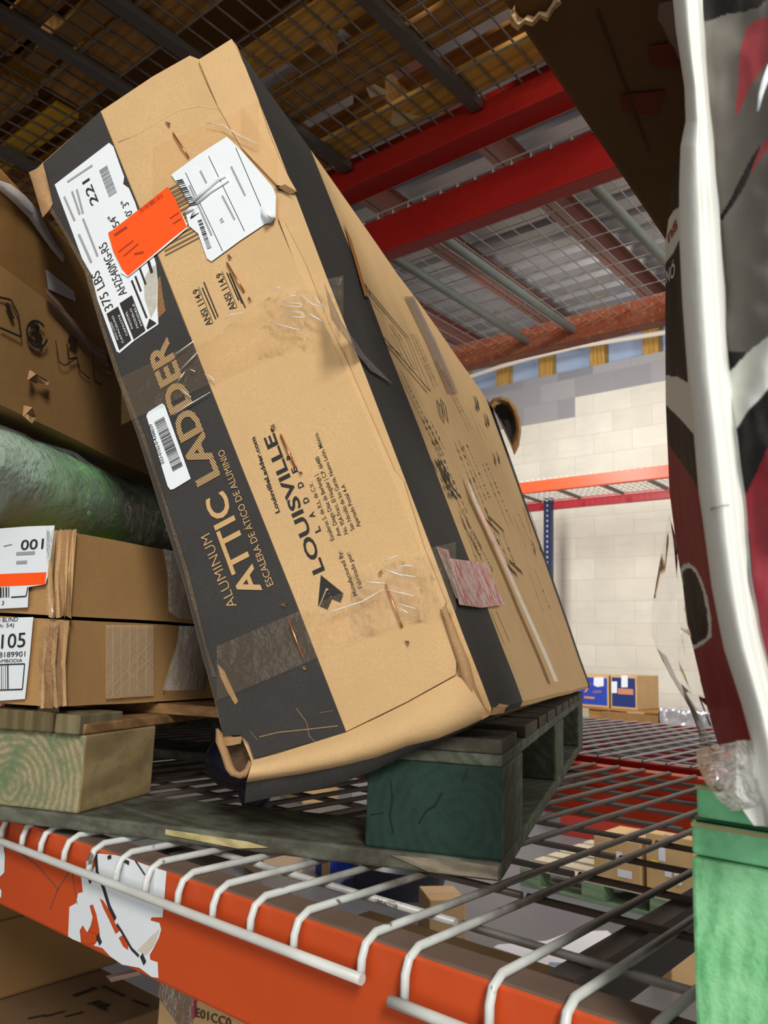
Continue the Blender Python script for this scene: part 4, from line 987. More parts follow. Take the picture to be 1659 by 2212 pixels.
for pts, w in (([(-10, 640), (24, 648), (40, 680), (46, 728), (0, 708)], .003), ([(14, 655), (28, 690)], .008), ([(120, 735), (128, 782), (140, 790)], .002), ([(144, 742), (150, 776), (166, 772), (172, 796)], .003), ([(140, 790), (168, 772)], .002), ([(172, 800), (194, 818)], .002), ([(200, 760), (204, 822), (220, 832)], .002)):
    stroke(mb, [bs(*p, .006) for p in pts], w, BX, 0, 0)
poly(mb, [bs(*p, .006) for p in ((150, 722), (168, 734), (164, 752), (146, 740))], BX, 0, 0)
link('lettering', mb, M_inkfaint if False else m_flat('dark_brown_print', rgb(44, 36, 30), .8, .1, 30, .1), big, recalc=False)
for pts in (((66, 800), (78, 808), (106, 824), (104, 832), (78, 828), (62, 820)), ((54, 876), (70, 880), (78, 902), (70, 914), (52, 898))):
    mb = MB(); P3 = [bs(*p, .008 + .008 * (i % 2)) for i, p in enumerate(pts)]; mb.plate(P3, -BX, .002); link('torn_shred', mb, M_torn, big)
mb = MB().grid([[bs(x + 4 * k, y + 14 * k, .006 + .010 * math.sin(k * 1.5)) for x, y in ((96, 618), (130, 655), (165, 700), (200, 742), (225, 756))] for k in range(5)])
link('stretch_film', mb, m_film('mauve_sheen_film', rgb(176, 150, 150), .35, .2, .5, 24, (1, 1, .3), ior=1.25), big)
# second carton leaning on top of it
top_c = thing('large_carton', 'brown carton on top of the large carton, with grey film over its edge', 'cardboard box', B0 + V((-.1, .2, CZ + .47)))
TA = -.62; TD = V((math.sin(TA), math.cos(TA), 0)); TX = V((math.cos(TA), -math.sin(TA), 0))
T0 = B0 - BX * .012 - BD * .1 + UPZ * (CZ + .471)
tup = (UPZ + TX * .10).normalized()
def tsd(x, y, l=0): 
    nn = TX.cross(UPZ).cross(tup) ; nn = (TD.cross(tup)).normalized(); nn = nn if nn.dot(TX) > 0 else -nn
    return on_pl(x, y, nn, (T0 - CAM).dot(nn) + l)
mb = MB(); mb.obox(T0 - TX * .45, TX * .45, TD * .62, tup * .125); link('carton_body', mb, m_card('mid_brown_cardboard', rgb(158, 118, 68), .14), top_c, bevel=.006)
mb = MB(); poly(mb, [tsd(*p, .003) for p in ((98, 582), (104, 585), (160, 630), (164, 652), (104, 624))], TX, 0, 0); link('shipping_label', mb, m_flat('shaded_label', rgb(206, 206, 212), .5), top_c, recalc=False)
mb = MB().grid([[tsd(x, y, .004), tsd(x + dx * .5, y - 8, .012), tsd(x + dx, y - 14, .004)] for x, y, dx in ((-40, 398, 20), (0, 412, 24), (30, 438, 26), (62, 470, 22), (90, 510, 14), (112, 540, 8), (136, 568, 4))])
link('film_scrap', mb, m_flat('grey_film', rgb(196, 194, 192), .4, .08, 14), top_c)
# dark plastic sack deep under the pallet deck
nv = thing('plastic_sack', 'dark navy plastic sack lying under the pallet deck, behind the torn carton corner', 'sack', pp(-.54, 1.13, -.2155))
mb = MB(); rws = []
for i in range(15):
    a = math.pi * i / 14; row = []
    for k in range(25):
        b = 2 * math.pi * k / 24
        sg = lambda v, e: math.copysign(abs(v) ** e, v)
        d_ = DX * sg(math.cos(b), .7) * math.sin(a) ** .6 * .068 + DP * sg(math.sin(b), .7) * math.sin(a) ** .6 * .13 + UPZ * (math.cos(a) * .044)
        p = pp(-.535, 1.155, -.164) + d_
        row.append(p + d_.normalized() * noise.noise(p * 20) * .006)
    rws.append(row)
mb.grid(rws); link('sack_body', mb, M_navy, nv)
mb = MB().tube([pp(-.50, 1.05, -.185), pp(-.485, 1.01, -.195), pp(-.475, .985, -.2)], [.014, .022, .008], 8); link('sack_neck', mb, M_navy, nv)

# ---------------------------------------------------------------- right: green pallet with the big bag
GZ = CZ - .067; gx0, gy0 = -.1655, .472
gp = thing('wooden_pallet', 'bright green painted pallet at the right, carrying the big printed bag', 'pallet', (gx0, gy0, ZD + .004))
for i, bx in enumerate((gx0, gx0 + .5, gx0 + .9)):
    for j, by in enumerate((gy0, gy0 + .53, gy0 + 1.0)):
        w_ = .14
        mb = MB().box((bx, by, CZ - .198), (bx + w_, by + w_, CZ - .106))
        me = m_endgrain('green_block_front', rgb(128, 200, 140), rgb(96, 170, 112), (0.35, 0, .02), 30, rgb(150, 214, 160), .52) if i == 0 and j == 0 else M_green
        if i == 0 and j == 0: greenface = me
        link('block', mb, me, gp, bevel=.0025)
for j, by in enumerate((gy0, gy0 + .53, gy0 + 1.0)):
    link('base_board', MB().box((gx0, by, CZ - .2165), (gx0 + 1.04, by + .14, CZ - .199)), M_green, gp, bevel=.002)
for i, bx in enumerate((gx0, gx0 + .5, gx0 + .9)):
    link('stringer_board', MB().box((bx + .0005, gy0 + .0005, CZ - .105), (bx + .14, gy0 + 1.14, CZ - .0862)), M_green, gp, bevel=.002)
link('base_board', MB().box((gx0, gy0 - .0015, CZ - .2165), (gx0 + .4, gy0 + .0, CZ - .1985)), M_green, gp)
for c0, w in ((.0, .12), (.15, .10), (.28, .12), (.43, .10), (.56, .12), (.71, .10), (.84, .12), (1.0, .14)):
    link('deck_board', MB().box((gx0 + .004, gy0 + c0, CZ - .085), (gx0 + 1.04, gy0 + c0 + w, CZ - .0675)), M_green, gp, bevel=.002)
mb = MB()
stroke(mb, [V((gx0 + .004, gy0 - .0006, CZ - .0865)), V((gx0 + .12, gy0 - .0006, CZ - .0868))], .0012, V((0, -1, 0)), 0, 0)
for p in ((.01, -.07), ): pass
link('dark_gap', mb, M_black, gp, recalc=False)
mb = MB()
mb.add([(gx0 + .004, gy0 - .0003, CZ - .0676), (gx0 + 1.04, gy0 - .0003, CZ - .0676), (gx0 + 1.04, gy0 - .0003, CZ - .0695), (gx0 + .004, gy0 - .0003, CZ - .0695)], [(0, 1, 2, 3)]); 
mb.add([(gx0 + .001, gy0 - .0003, CZ - .0880), (gx0 + .14, gy0 - .0003, CZ - .0880), (gx0 + .14, gy0 - .0003, CZ - .0900), (gx0 + .001, gy0 - .0003, CZ - .0900)], [(0, 1, 2, 3)])
link('bare_edge', mb, M_greenedge, gp, recalc=False)

# the bag: one wrapped skin, print held as colour on the skin
def interp(tab, y):
    if y <= tab[0][0]: return tab[0][1]
    for (a, u), (b, v) in zip(tab, tab[1:]):
        if y <= b: return u + (v - u) * (y - a) / (b - a)
    return tab[-1][1]
XL = [(-40, 1448), (0, 1453), (63, 1459), (190, 1478), (262, 1480), (290, 1476), (379, 1453), (458, 1446), (520, 1438), (700, 1437), (871, 1438), (1061, 1446), (1187, 1462), (1266, 1475), (1349, 1484), (1399, 1497), (1514, 1524), (1589, 1545), (1650, 1566), (1700, 1584), (1750, 1605), (1785, 1630)]
XA = [(-40, 1450), (0, 1453.5), (63, 1459.5), (190, 1478.5), (262, 1481), (316, 1470), (411, 1467), (522, 1468), (650, 1474), (827, 1487), (944, 1500), (1064, 1510), (1124, 1519), (1267, 1538), (1349, 1554), (1403, 1565), (1518, 1602), (1597, 1623), (1640, 1630), (1785, 1650)]
XBt = [(-40, 1514), (0, 1516), (126, 1522), (269, 1535), (481, 1554), (700, 1567), (802, 1573), (928, 1589), (1077, 1608), (1172, 1614), (1350, 1639), (1436, 1659), (1560, 1690), (1650, 1710), (1785, 1740)]
def inpoly(x, y, P):
    r = False; j = len(P) - 1
    for i in range(len(P)):
        (xi, yi), (xj, yj) = P[i], P[j]
        if (yi > y) != (yj > y) and x < (xj - xi) * (y - yi) / (yj - yi) + xi: r = not r
        j = i
    return r
cW, cK, cG, cR, cP = rgb(226, 228, 220), rgb(28, 25, 25), rgb(112, 107, 100), rgb(140, 40, 52), rgb(176, 66, 74)
sd_white = [(1430, 806), (1440, 811), (1465, 815), (1488, 828), (1505, 946), (1470, 905), (1446, 882), (1430, 866)]
sd_crim = [(1430, 930), (1444, 960), (1465, 990), (1490, 1025), (1511, 1066), (1530, 1180), (1556, 1350), (1604, 1518), (1626, 1597), (1630, 1640), (1500, 1640), (1430, 1300)]
label_ = [(1435, 540), (1440, 480), (1455, 455), (1480, 440), (1480, 515), (1466, 520), (1455, 545), (1436, 570)]
oval_o = [(1468, 1232), (1476, 1220), (1488, 1216), (1502, 1226), (1516, 1252), (1528, 1290), (1536, 1340), (1537, 1376), (1524, 1388), (1500, 1402), (1490, 1400)]
oval_i = [(1474, 1236), (1482, 1228), (1492, 1226), (1504, 1240), (1516, 1270), (1527, 1320), (1531, 1362), (1526, 1378), (1500, 1394), (1492, 1388), (1482, 1330)]
fr_yarm = [(1573, 802), (1590, 784), (1625, 750), (1700, 700), (1900, 600), (1900, 720), (1700, 810), (1658, 838), (1640, 860), (1615, 895), (1589, 928)]
fr_crim = [(1606, 1074), (1620, 1045), (1658, 973), (1720, 900), (1900, 760), (1900, 1660), (1690, 1560), (1640, 1352)]
red1 = [(1610, 64), (1622, 52), (1662, 36), (1672, 120), (1655, 130), (1630, 180), (1588, 252), (1588, 225), (1600, 120)]
red2 = [(1660, 285), (1672, 260), (1680, 300), (1650, 330), (1625, 376), (1622, 372), (1640, 320)]
dark1 = [(1640, 312), (1644, 320), (1610, 400), (1560, 480), (1555, 470), (1598, 380)]
dark0 = [(1514, 0), (1680, -40), (1640, 20), (1560, 30), (1518, 46)]
def bagcol(x, y, f):
    xa, xb = interp(XA, y), interp(XBt, y)
    if y > 1600 and x > 1590: return cW
    if x < xa:
        if inpoly(x, y, oval_i): return cK
        if inpoly(x, y, oval_o): return cW
        if inpoly(x, y, label_): return cW
        if inpoly(x, y, sd_crim): return cR
        if inpoly(x, y, sd_white): return cW
        return cK
    if x <= xb: return cW
    if inpoly(x, y, red1) or inpoly(x, y, red2): return cP
    if inpoly(x, y, dark1) or inpoly(x, y, dark0): return cK
    if inpoly(x, y, fr_yarm): return cW
    if inpoly(x, y, fr_crim): return cR
    if y > 1500: return cW
    return cG if y < 760 else cK
bag = thing('printed_bag', 'big black, crimson and white printed bag with a white corner ridge', 'bag', (-.02, .55, GZ))
ys = [-40 + i * 3.0 for i in range(609)]
rows = []; cols_ = []
for y in ys:
    xl_, xa, xb = interp(XL, y), interp(XA, y), interp(XBt, y)
    row = []; cc = []
    bulge = .012 * math.sin(min(1, max(0, (y - 200) / 1500)) * math.pi)
    low = max(0, (y - 1560) / 220.0); tuck = min(1, max(0, (y - 1530) / 100.0))
    side_n = 34
    hid = max(0.0, 1 - max(0, (xa - xl_)) / 4)       # side panel folded behind the ridge near the top
    for i in range(side_n):
        u = i / side_n
        x = xl_ + (xa - xl_) * u
        d_ = .60 - (.60 - .452) * max(u ** .8, hid)
        row.append(on_y(x, y, d_ + (.452 - .014 * low - d_) * tuck)); cc.append(bagcol(x, y, 0))
    for i in range(18):
        u = i / 17
        x = xa + (xb - xa) * u
        d_ = .452 - .016 * math.sin(u * math.pi) ** .8 + .006 * math.exp(-((u - .68) / .07) ** 2) - .004 * u
        row.append(on_y(x, y, d_ - .012 * low - bulge * .3)); cc.append(bagcol(x, y, 1))
    for i in range(1, 90):
        u = i / 89; x = xb + u * 240
        d_ = .448 - .030 * u + .010 * math.sin(u * 5 + y * .004) - bulge * u
        p = on_y(x, y, d_); p = p + V((0, 1, 0)) * noise.noise(V((x * .02, y * .012, 3))) * .004
        row.append(p); cc.append(bagcol(x, y, 2))
    # back of the bag
    pr, pl_ = row[-1], row[0]
    for q in (V((pr.x + .10, .50, pr.z)), V((pr.x + .12, .66, pr.z)), V((pr.x - .02, .74, pr.z)), V((pl_.x + .03, .70, pl_.z)), V((pl_.x + .006, .64, pl_.z))):
        q.z = max(q.z, GZ + .002)
        row.append(q); cc.append(cK)
    row.append(row[0]); cc.append(cc[0])
    rows.append(row); cols_.append(cc)
mb = MB(); mb.grid(rows)
nb = len(rows[0])
mb.f.append([k for k in range(nb - 1)]); mb.mi.append(0); mb.sm.append(False)
base_i = (len(rows) - 1) * nb
mb.f.append([base_i + k for k in range(nb - 1)]); mb.mi.append(0); mb.sm.append(False)
tb = NT('printed_bag_skin'); at = tb.n.new('ShaderNodeVertexColor'); at.layer_name = 'print'
bc_ = tb.mix(tb.ramp(tb.noise(tb.obj((1, 1, .6)), 30, 6, .65), [(.45, (0, 0, 0)), (.75, (.08, .08, .08))]), at.outputs[0], rgb(190, 186, 180))
tb.bump(tb.noise(tb.obj((1, 1, .5)), 36, 4), .25, .004)
M_bag = tb.base(bc_, .62, 0, .12)
bo = link('bag_skin', mb, M_bag, bag)
ca = bo.data.color_attributes.new('print', 'FLOAT_COLOR', 'POINT')
flat_ = [c for r in cols_ for c in r]
for i, c in enumerate(flat_): ca.data[i].color = c
# small words on the side panel
def side_word(mb, w, a, b, t, mi, bold):
    A, B, T = [on_y(x, y, .60 - .148 * max(0, min(1, (x - interp(XL, y)) / max(1, interp(XA, y) - interp(XL, y)))) ** .8 - .008) for x, y in (a, b, t)]
    vs, fs = glyphs(w, bold); x0 = min(v[0] for v in vs); x1 = max(v[0] for v in vs)
    mb.add([A + (B - A) * ((v[0] - x0) / (x1 - x0)) + (T - A) * (v[1] / CAP) for v in vs], fs, mi)
mb = MB()
side_word(mb, 'NÓ', (1439, 612), (1458, 596), (1439, 586), 0, .02)
side_word(mb, 'ns', (1443, 524), (1463, 488), (1441, 502), 1, .03)
link('lettering', mb, [m_flat('white_bag_print', rgb(226, 228, 220), .5), m_flat('crimson_bag_print', rgb(160, 44, 70), .5)], bag, recalc=False)
# creases in the ridge
mb = MB()
mb.tube([on_y(1536, 1100, .428), on_y(1556, 1092, .424), on_y(1576, 1090, .424)], .0007, 6)
link('crease', mb, m_flat('bag_crease', rgb(200, 202, 196), .5), bag)
mb = MB().tube([on_y(1637, 240, .40), on_y(1643, 205, .399), on_y(1652, 175, .398), on_y(1662, 140, .398)], [.0006, .0014, .0018, .001], 6)  # highlight on the film, painted as a thin white ridge
link('film_highlight', mb, m_flat('film_highlight_white', rgb(226, 232, 238), .2), bag)
mb = MB().grid([[on_y(1424, 8, .47), on_y(1440, 4, .462), on_y(1458, 0, .458)], [on_y(1420, 40, .47), on_y(1440, 45, .462), on_y(1462, 60, .456)], [on_y(1436, 66, .47), on_y(1448, 80, .462), on_y(1466, 100, .456)], [on_y(1446, 92, .466), on_y(1454, 98, .462), on_y(1468, 130, .456)]])
link('clear_film', mb, M_clearfilm, bag)
# clear over-wrap hanging loose at the left and bunched at the foot
def fl(x, y): return on_y(x, y, .56)
F_ = [((1444, 1112), (1446, 1112)), ((1436, 1160), (1462, 1170)), ((1424, 1220), (1474, 1250)), ((1414, 1280), (1484, 1320)), ((1406, 1330), (1492, 1370)), ((1408, 1375), (1502, 1420)), ((1430, 1425), (1515, 1470)), ((1458, 1475), (1530, 1520)), ((1490, 1530), (1548, 1575)), ((1512, 1590), (1560, 1620))]
mb = MB().grid([[on_y(a[0] + (b[0] - a[0]) * k / 4, a[1] + (b[1] - a[1]) * k / 4, .60 + .012 * math.sin(k * 1.7 + i)) for k in range(5)] for i, (a, b) in enumerate(F_)])
link('clear_film', mb, M_clearfilm, bag)
E2 = [((1418, 1400), (1440, 1418)), ((1448, 1460), (1462, 1466)), ((1478, 1510), (1490, 1508)), ((1500, 1540), (1512, 1540)), ((1508, 1580), (1530, 1590)), ((1512, 1610), (1545, 1625))]
mb = MB().grid([[on_y(*a, .598), on_y((a[0] + b[0]) / 2, (a[1] + b[1]) / 2, .590), on_y(*b, .598)] for a, b in E2])
link('clear_film', mb, m_film('gathered_film_edge', rgb(150, 136, 128), .5, .2, 1, 60), bag)
G_ = [[(1504, 1618), (1530, 1612), (1570, 1606), (1610, 1598)], [(1506, 1650), (1540, 1650), (1580, 1640), (1620, 1630)], [(1524, 1690), (1556, 1690), (1594, 1680), (1632, 1670)], [(1550, 1725), (1580, 1725), (1610, 1715), (1650, 1705)], [(1580, 1752), (1605, 1750), (1640, 1742), (1680, 1730)]]
mb = MB().grid([[on_y(x, y, .452 - .02 * math.sin(j * .9 + i * .5) - .008 * i) for j, (x, y) in enumerate(r)] for i, r in enumerate(G_)])
link('clear_film', mb, m_film('bunched_film', rgb(215, 208, 200), .3, .1, 1.0, 70), bag)

# ---------------------------------------------------------------- dark carton overhead at the right, on top of the bag load
CZ0 = CZ + .50
oc = thing('overhead_carton', 'dark brown carton jutting out over the bag, seen from underneath, with a torn lower corner', 'cardboard box', (-.1, .7, CZ0))
xA, xBb = on_z(1100, 30, CZ0), on_z(1437, 525, CZ0)
mb = MB(); ed = (xBb - xA); yend = 1.02; pE = xA + ed * ((yend - xA.y) / ed.y); pS = xA - ed * .04
P8 = [pS, V((.35, pS.y - .02, CZ0)), V((.32, yend, CZ0)), pE]
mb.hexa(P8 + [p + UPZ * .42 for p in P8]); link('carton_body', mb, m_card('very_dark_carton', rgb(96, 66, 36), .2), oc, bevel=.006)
mb = MB()
edgep = [(1099, 24), (1098, 40), (1106, 58), (1118, 66), (1132, 50), (1150, 58), (1166, 40), (1182, 46), (1198, 24), (1214, 8), (1206, -14)]
inn = [(1112, 10), (1114, 24), (1122, 36), (1130, 40), (1140, 32), (1154, 36), (1164, 24), (1180, 26), (1190, 10), (1198, -4), (1196, -24)]
mb.grid([[on_z(x + R.uniform(-2, 2), y + R.uniform(-2, 2), CZ0 - .002 - R.uniform(0, .006)) for x, y in edgep], [on_z((x + u) / 2 + R.uniform(-3, 3), (y + v) / 2 + R.uniform(-3, 3), CZ0 - .010 - R.uniform(0, .008)) for (x, y), (u, v) in zip(edgep, inn)], [on_z(x, y, CZ0 - .003) for x, y in inn]], smooth=False)
link('torn_corner', mb, m_card('frayed_board', rgb(206, 172, 128), .35, 1.0), oc)
mb = MB(); poly(mb, [on_z(*p, CZ0 - .0015) for p in ((1340, 205), (1438, 195), (1420, 250), (1345, 240))], -UPZ, 0, 0)  # reddish reflection on the underside, painted as flat patches
poly(mb, [on_z(*p, CZ0 - .0015) for p in ((1400, 100), (1470, 90), (1466, 150), (1404, 140))], -UPZ, 0, 0)
link('red_reflection', mb, m_card('faint_red_reflection', rgb(104, 34, 22), .2), oc, recalc=False)
mb = MB().grid([[on_z(1285, 20, CZ0 - .002), on_z(1292, 22, CZ0 - .002)], [on_z(1400, 330, CZ0 - .002), on_z(1404, 330, CZ0 - .002)]]); link('flap_seam', mb, m_card('seam_shadow_board', rgb(70, 46, 24), .2), oc)
# what it rests on: a second bag behind the first
bk = thing('printed_bag', 'dark bag at the back of the green pallet, holding up the overhead carton', 'bag', (.15, .95, GZ))
mb = MB(); rws = []
for i in range(13):
    z = -.066 + .561 * i / 12; ins = .02 * (1 - math.sin(math.pi * i / 12))
    row = []
    for k in range(29):
        a = 2 * math.pi * k / 28; ca_, sa_ = math.cos(a), math.sin(a)
        ex = math.copysign(abs(ca_) ** .5, ca_); ey = math.copysign(abs(sa_) ** .5, sa_)
        row.append(V((.15 + ex * (.19 - ins), .90 + ey * (.14 - ins), CZ + z)))
    rws.append(row)
mb.grid(rws); L0 = len(rws[0]); mb.f.append(list(range(L0 - 1))); mb.mi.append(0); mb.sm.append(False); mb.f.append([12 * L0 + k for k in range(L0 - 1)]); mb.mi.append(0); mb.sm.append(False)
link('bag_skin', mb, m_flat('dark_bag', rgb(44, 40, 40), .45), bk)
# ---------------------------------------------------------------- upper deck load
def slat_pallet(name, label, x0, x1, y0, y1, z, mat, mat2, gaps, group=None):
    o = thing(name, label, 'pallet', ((x0 + x1) / 2, y0, z), group)
    for i, (a, b) in enumerate(gaps):
        link('base_board', MB().box((x0, a, z), (x1, b, z + .018)), mat if i % 2 == 0 else mat2, o, bevel=.002)
    for xb in (x0, (x0 + x1) / 2 - .06, x1 - .12):
        for yb in (y0, (y0 + y1) / 2 - .06, y1 - .12):
            link('block', MB().box((xb, yb, z + .0185), (xb + .12, yb + .12, z + .105)), mat2, o, bevel=.003)
    for i, (a, b) in enumerate(gaps):
        d = .045
        link('deck_board', MB().box((x0, a + d, z + .106), (x1, b + d, z + .122)), mat2 if i % 2 == 0 else mat, o, bevel=.002)
    return o
zz = ZU + .0075
slat_pallet('overhead_pallet', 'yellow wooden pallet on the upper deck, just beyond the glossy red beam', -1.98, -.72, .86, 1.60, zz, M_lumber, M_lumber2, ((1.50, 1.60), (1.30, 1.40), (1.12, 1.21), (.86, .98)))
slat_pallet('overhead_pallet', 'mustard pallet on the upper deck in the top left corner', -3.2, -2.03, .62, 1.58, zz, M_mustard, M_lumber2, ((.62, .72), (.78, .88), (.93, 1.0), (1.06, 1.18), (1.26, 1.36), (1.46, 1.58)))
slat_pallet('overhead_pallet', 'brown pallet on the upper deck, nearest the camera', -1.95, -.72, .60, .845, zz, M_brown, M_lumber2, ((.60, .66), (.69, .76), (.79, .845)))
def ucarton(label, lo, hi, mat):
    o = thing('overhead_carton', label, 'cardboard box', (lo[0], lo[1], lo[2]), 'cartons on the overhead pallets')
    link('carton_body', MB().box(lo, hi), mat, o, bevel=.005)
    mx = (lo[0] + hi[0]) / 2
    link('packing_tape', MB().box((mx - .03, lo[1] - .0005, lo[2] - .0006), (mx + .03, hi[1], lo[2])), m_flat('tape_' + str(round(lo[0], 2)), rgb(150, 120, 84), .3), o)
    return o
ZP = zz + .1225
ucarton('dark brown carton on the yellow overhead pallet, toward the camera', (-1.96, .9, ZP), (-1.36, 1.25, ZP + .4), M_brown)
ucarton('brown carton on the yellow overhead pallet, by the glossy red beam', (-1.3, 1.0, ZP), (-.78, 1.35, ZP + .4), M_brown2)
ucarton('mustard carton on the pallet in the top left corner', (-3.1, .7, ZP), (-2.55, 1.2, ZP + .45), M_mustard)
ucarton('brown carton on the pallet in the top left corner, next to the mustard one', (-2.5, .75, ZP), (-2.06, 1.3, ZP + .4), M_brown)
ucarton('brown carton on the overhead pallet nearest the camera', (-1.9, .6, ZP), (-1.2, .88, ZP + .4), M_brown)
# loose cream flap lying on the wires
fp = [on_z(x, y, ZU + .0068) for x, y in ((790, 190), (808, 182), (842, 200), (800, 212))]
fq = [on_z(x, y, ZU + .0068) for x, y in ((848, 238), (905, 252), (872, 268), (842, 276))]
M_scrap = m_card('pale_board', rgb(226, 200, 156), .1)
tag(link('cardboard_scrap', MB().plate(fp, UPZ, .0007), M_scrap), 'bright pale scrap of board on the overhead wires, farther from the red beam', 'scrap')
tag(link('cardboard_scrap', MB().plate(fq, UPZ, .0007), M_scrap), 'pale scrap of board on the overhead wires, right against the red beam', 'scrap')

# ---------------------------------------------------------------- under the deck, at the left: stacked cartons seen below the orange beam
ZS = CZ - .60
lo3 = thing('lower_carton', 'dark carton with a black bird-like mark on its lid, lowest at the left edge', 'cardboard box', (-1.6, .9, ZS - .3))
k1 = on_z(330, 2185, ZS); 
link('carton_body', MB().box((k1.x - .62, k1.y - .55, ZS - .42), (k1.x, k1.y + .04, ZS)), m_card('shade_dimmed_grey_brown_board', rgb(134, 106, 76), .2), lo3, bevel=.004)  # board colour darkened to carry the shade below the deck
lz = lambda x, y: on_z(x, y, ZS + .0015)
mb = MB()
poly(mb, [lz(*p) for p in ((186, 2168), (214, 2160), (222, 2166), (240, 2170), (228, 2178), (236, 2186), (214, 2178), (202, 2170))], UPZ, 0, 0)
for i in range(7): stroke(mb, [lz(158 + 7 * i, 2148 - 2.6 * i), lz(166 + 7 * i, 2152 - 2.6 * i)], .006, UPZ, 0, 0)
for a, b in (((60, 2200), (100, 2192)), ((96, 2196), (140, 2184)), ((140, 2196), (180, 2186)), ((222, 2130), (270, 2152)), ((286, 2160), (322, 2174))): stroke(mb, [lz(*a), lz(*b)], .006, UPZ, 0, 0)
link('lettering', mb, m_flat('dull_black_print', rgb(48, 36, 28), .8), lo3, recalc=False)
lo1 = thing('lower_carton', 'plain brown carton directly under the orange beam at the left', 'cardboard box', (-1.6, .7, ZS))
kx = on_z(255, 2085, ZS); 
link('carton_body', MB().box((kx.x - .5, .42, ZS + .0015), (kx.x, kx.y, ZS + .205)), m_card('shade_dimmed_cardboard', rgb(140, 106, 64), .16), lo1, bevel=.006)  # shade under the beam is put into this darker board colour
mb = MB(); mb.box((kx.x + .0004, .42, ZS + .128), (kx.x + .0016, kx.y - .002, ZS + .1305)); link('flap_seam', mb, m_flat('seam_shade', rgb(98, 72, 44), .8), lo1)
lo0 = thing('lower_carton', 'pale carton whose lid shows under the beam at the very left edge', 'cardboard box', (-1.7, .62, ZS + .206))
link('carton_body', MB().box((kx.x - .5, .50, ZS + .2065), (kx.x - .02, .72, ZS + .30)), m_card('pale_kraft', rgb(206, 176, 136), .1), lo0, bevel=.004)
lo2 = thing('lower_carton', 'tan carton under the beam, marked E01CC and patched with clear tape', 'cardboard box', (-.84, .62, CZ - .9))
cy = .66
ca1, ca2 = on_y(336, 2212, cy), on_y(350, 2122, cy)
link('carton_body', MB().box((ca2.x - .005, cy, CZ - .9), (ca2.x + .34, cy + .4, ca2.z)), M_kraft, lo2, bevel=.004)
n_ = V((0, -1, 0)); cyf = lambda x, y, l=.002: on_y(x, y, cy - l)
mb = MB(); text(mb, 'E01CC0', cyf(422, 2196), cyf(498, 2221), cyf(424, 2178), n_, 0, .01, 0); link('lettering', mb, m_flat('brown_stamp', rgb(82, 66, 50), .7), lo2, recalc=False)
mb = MB(); poly(mb, [cyf(*p, .0015) for p in ((346, 2118), (420, 2150), (415, 2215), (385, 2215), (352, 2170), (340, 2150))], n_, 0, 0); link('shipping_label', mb, m_film('taped_label', rgb(214, 202, 196), .7, .2, .5, 30), lo2, recalc=False)
mb = MB(); stroke(mb, [cyf(421, 2150, .003), cyf(418, 2200, .003)], .0035, n_, 0, 0); link('pink_stripe', mb, m_flat('magenta_stripe', rgb(196, 40, 90), .5), lo2, recalc=False)
# support for the lower cartons
lp = thing('lower_pallet', 'wooden pallet deep under the deck carrying the lower cartons', 'pallet', (-1.4, .4, 0))
link('deck_board', MB().box((-2.2, .3, ZS - .44), (-.4, 1.1, ZS - .421)), M_lumber2, lp)
link('stacked_base', MB().box((-2.1, .35, 0), (-.5, 1.05, ZS - .4405)), M_brown, lp)

# ---------------------------------------------------------------- floor beyond, seen through the wires
def fcarton(name, label, cx, cy_, w, d, h, rot, mat, z=0, group=None, lab=None, lm=None):
    o = thing(name, label, 'cardboard box', (cx, cy_, z), group)
    a = V((math.cos(rot), math.sin(rot), 0)); b = V((-math.sin(rot), math.cos(rot), 0))
    c = V((cx, cy_, z)) - a * w / 2 - b * d / 2
    link('carton_body', MB().obox(c, a * w, b * d, UPZ * h), mat, o, bevel=.006)
    if lab:
        for (u0, u1, v0, v1, m) in lab:
            mb = MB(); q = c - b * .004
            mb.obox(q + a * w * u0 + UPZ * h * v0, a * w * (u1 - u0), b * .003, UPZ * h * (v1 - v0)); link('shipping_label', mb, m, o)
    mb = MB(); mb.obox(c + a * (w / 2 - .03) + UPZ * (h + .0002), a * .06, b * d, UPZ * .0012); link('packing_tape', mb, m_flat('tape_on_' + name + str(round(cx, 1)), rgb(190, 160, 120), .3), o)
    return o
M_fl = m_flat('bright_label', rgb(226, 228, 236), .5); M_yl = m_flat('yellow_label', rgb(226, 200, 40), .5)
fp_ = thing('floor_pallet', 'pale green pallet on the floor, carrying tan cartons, seen through the deck wires', 'pallet', (-2.35, 5.4, 0))
py0, px0 = 4.97, -2.87
M_pg = m_wood('pale_green_floor_pallet', rgb(146, 172, 138), rgb(116, 140, 108), 0, 30)
M_pt = m_flat('pale_pallet_top', rgb(196, 186, 160), .7, .12, 12)
for j in range(3):
    for i in range(3):
        link('block', MB().box((px0 + i * .44, py0 + j * .46, .02), (px0 + .15 + i * .44, py0 + .14 + j * .46, .11)), M_pg, fp_)
    link('base_board', MB().box((px0, py0 + j * .46, .001), (px0 + 1.03, py0 + .14 + j * .46, .019)), M_pg, fp_)
for j in range(6):
    link('deck_board', MB().box((px0, py0 + j * .186, .111), (px0 + 1.03, py0 + .13 + j * .186, .13)), M_pt, fp_)
def pxcarton(label, xa, xb, yt, y, d, lab):
    A, B = on_y(xa, 1900, y), on_y(xb, 1900, y); zt = on_y((xa + xb) / 2, yt, y).z
    fcarton('floor_carton', label, (A.x + B.x) / 2, y + d / 2, B.x - A.x, d, zt - .1315, 0, M_kraft, .1315, None, lab)
pxcarton('tan carton with a white label on the green floor pallet, left of the pair', 1283, 1384, 1812, 5.0, .4, ((.52, .82, .18, .34, M_fl), (.5, .62, .6, .72, M_fl)))
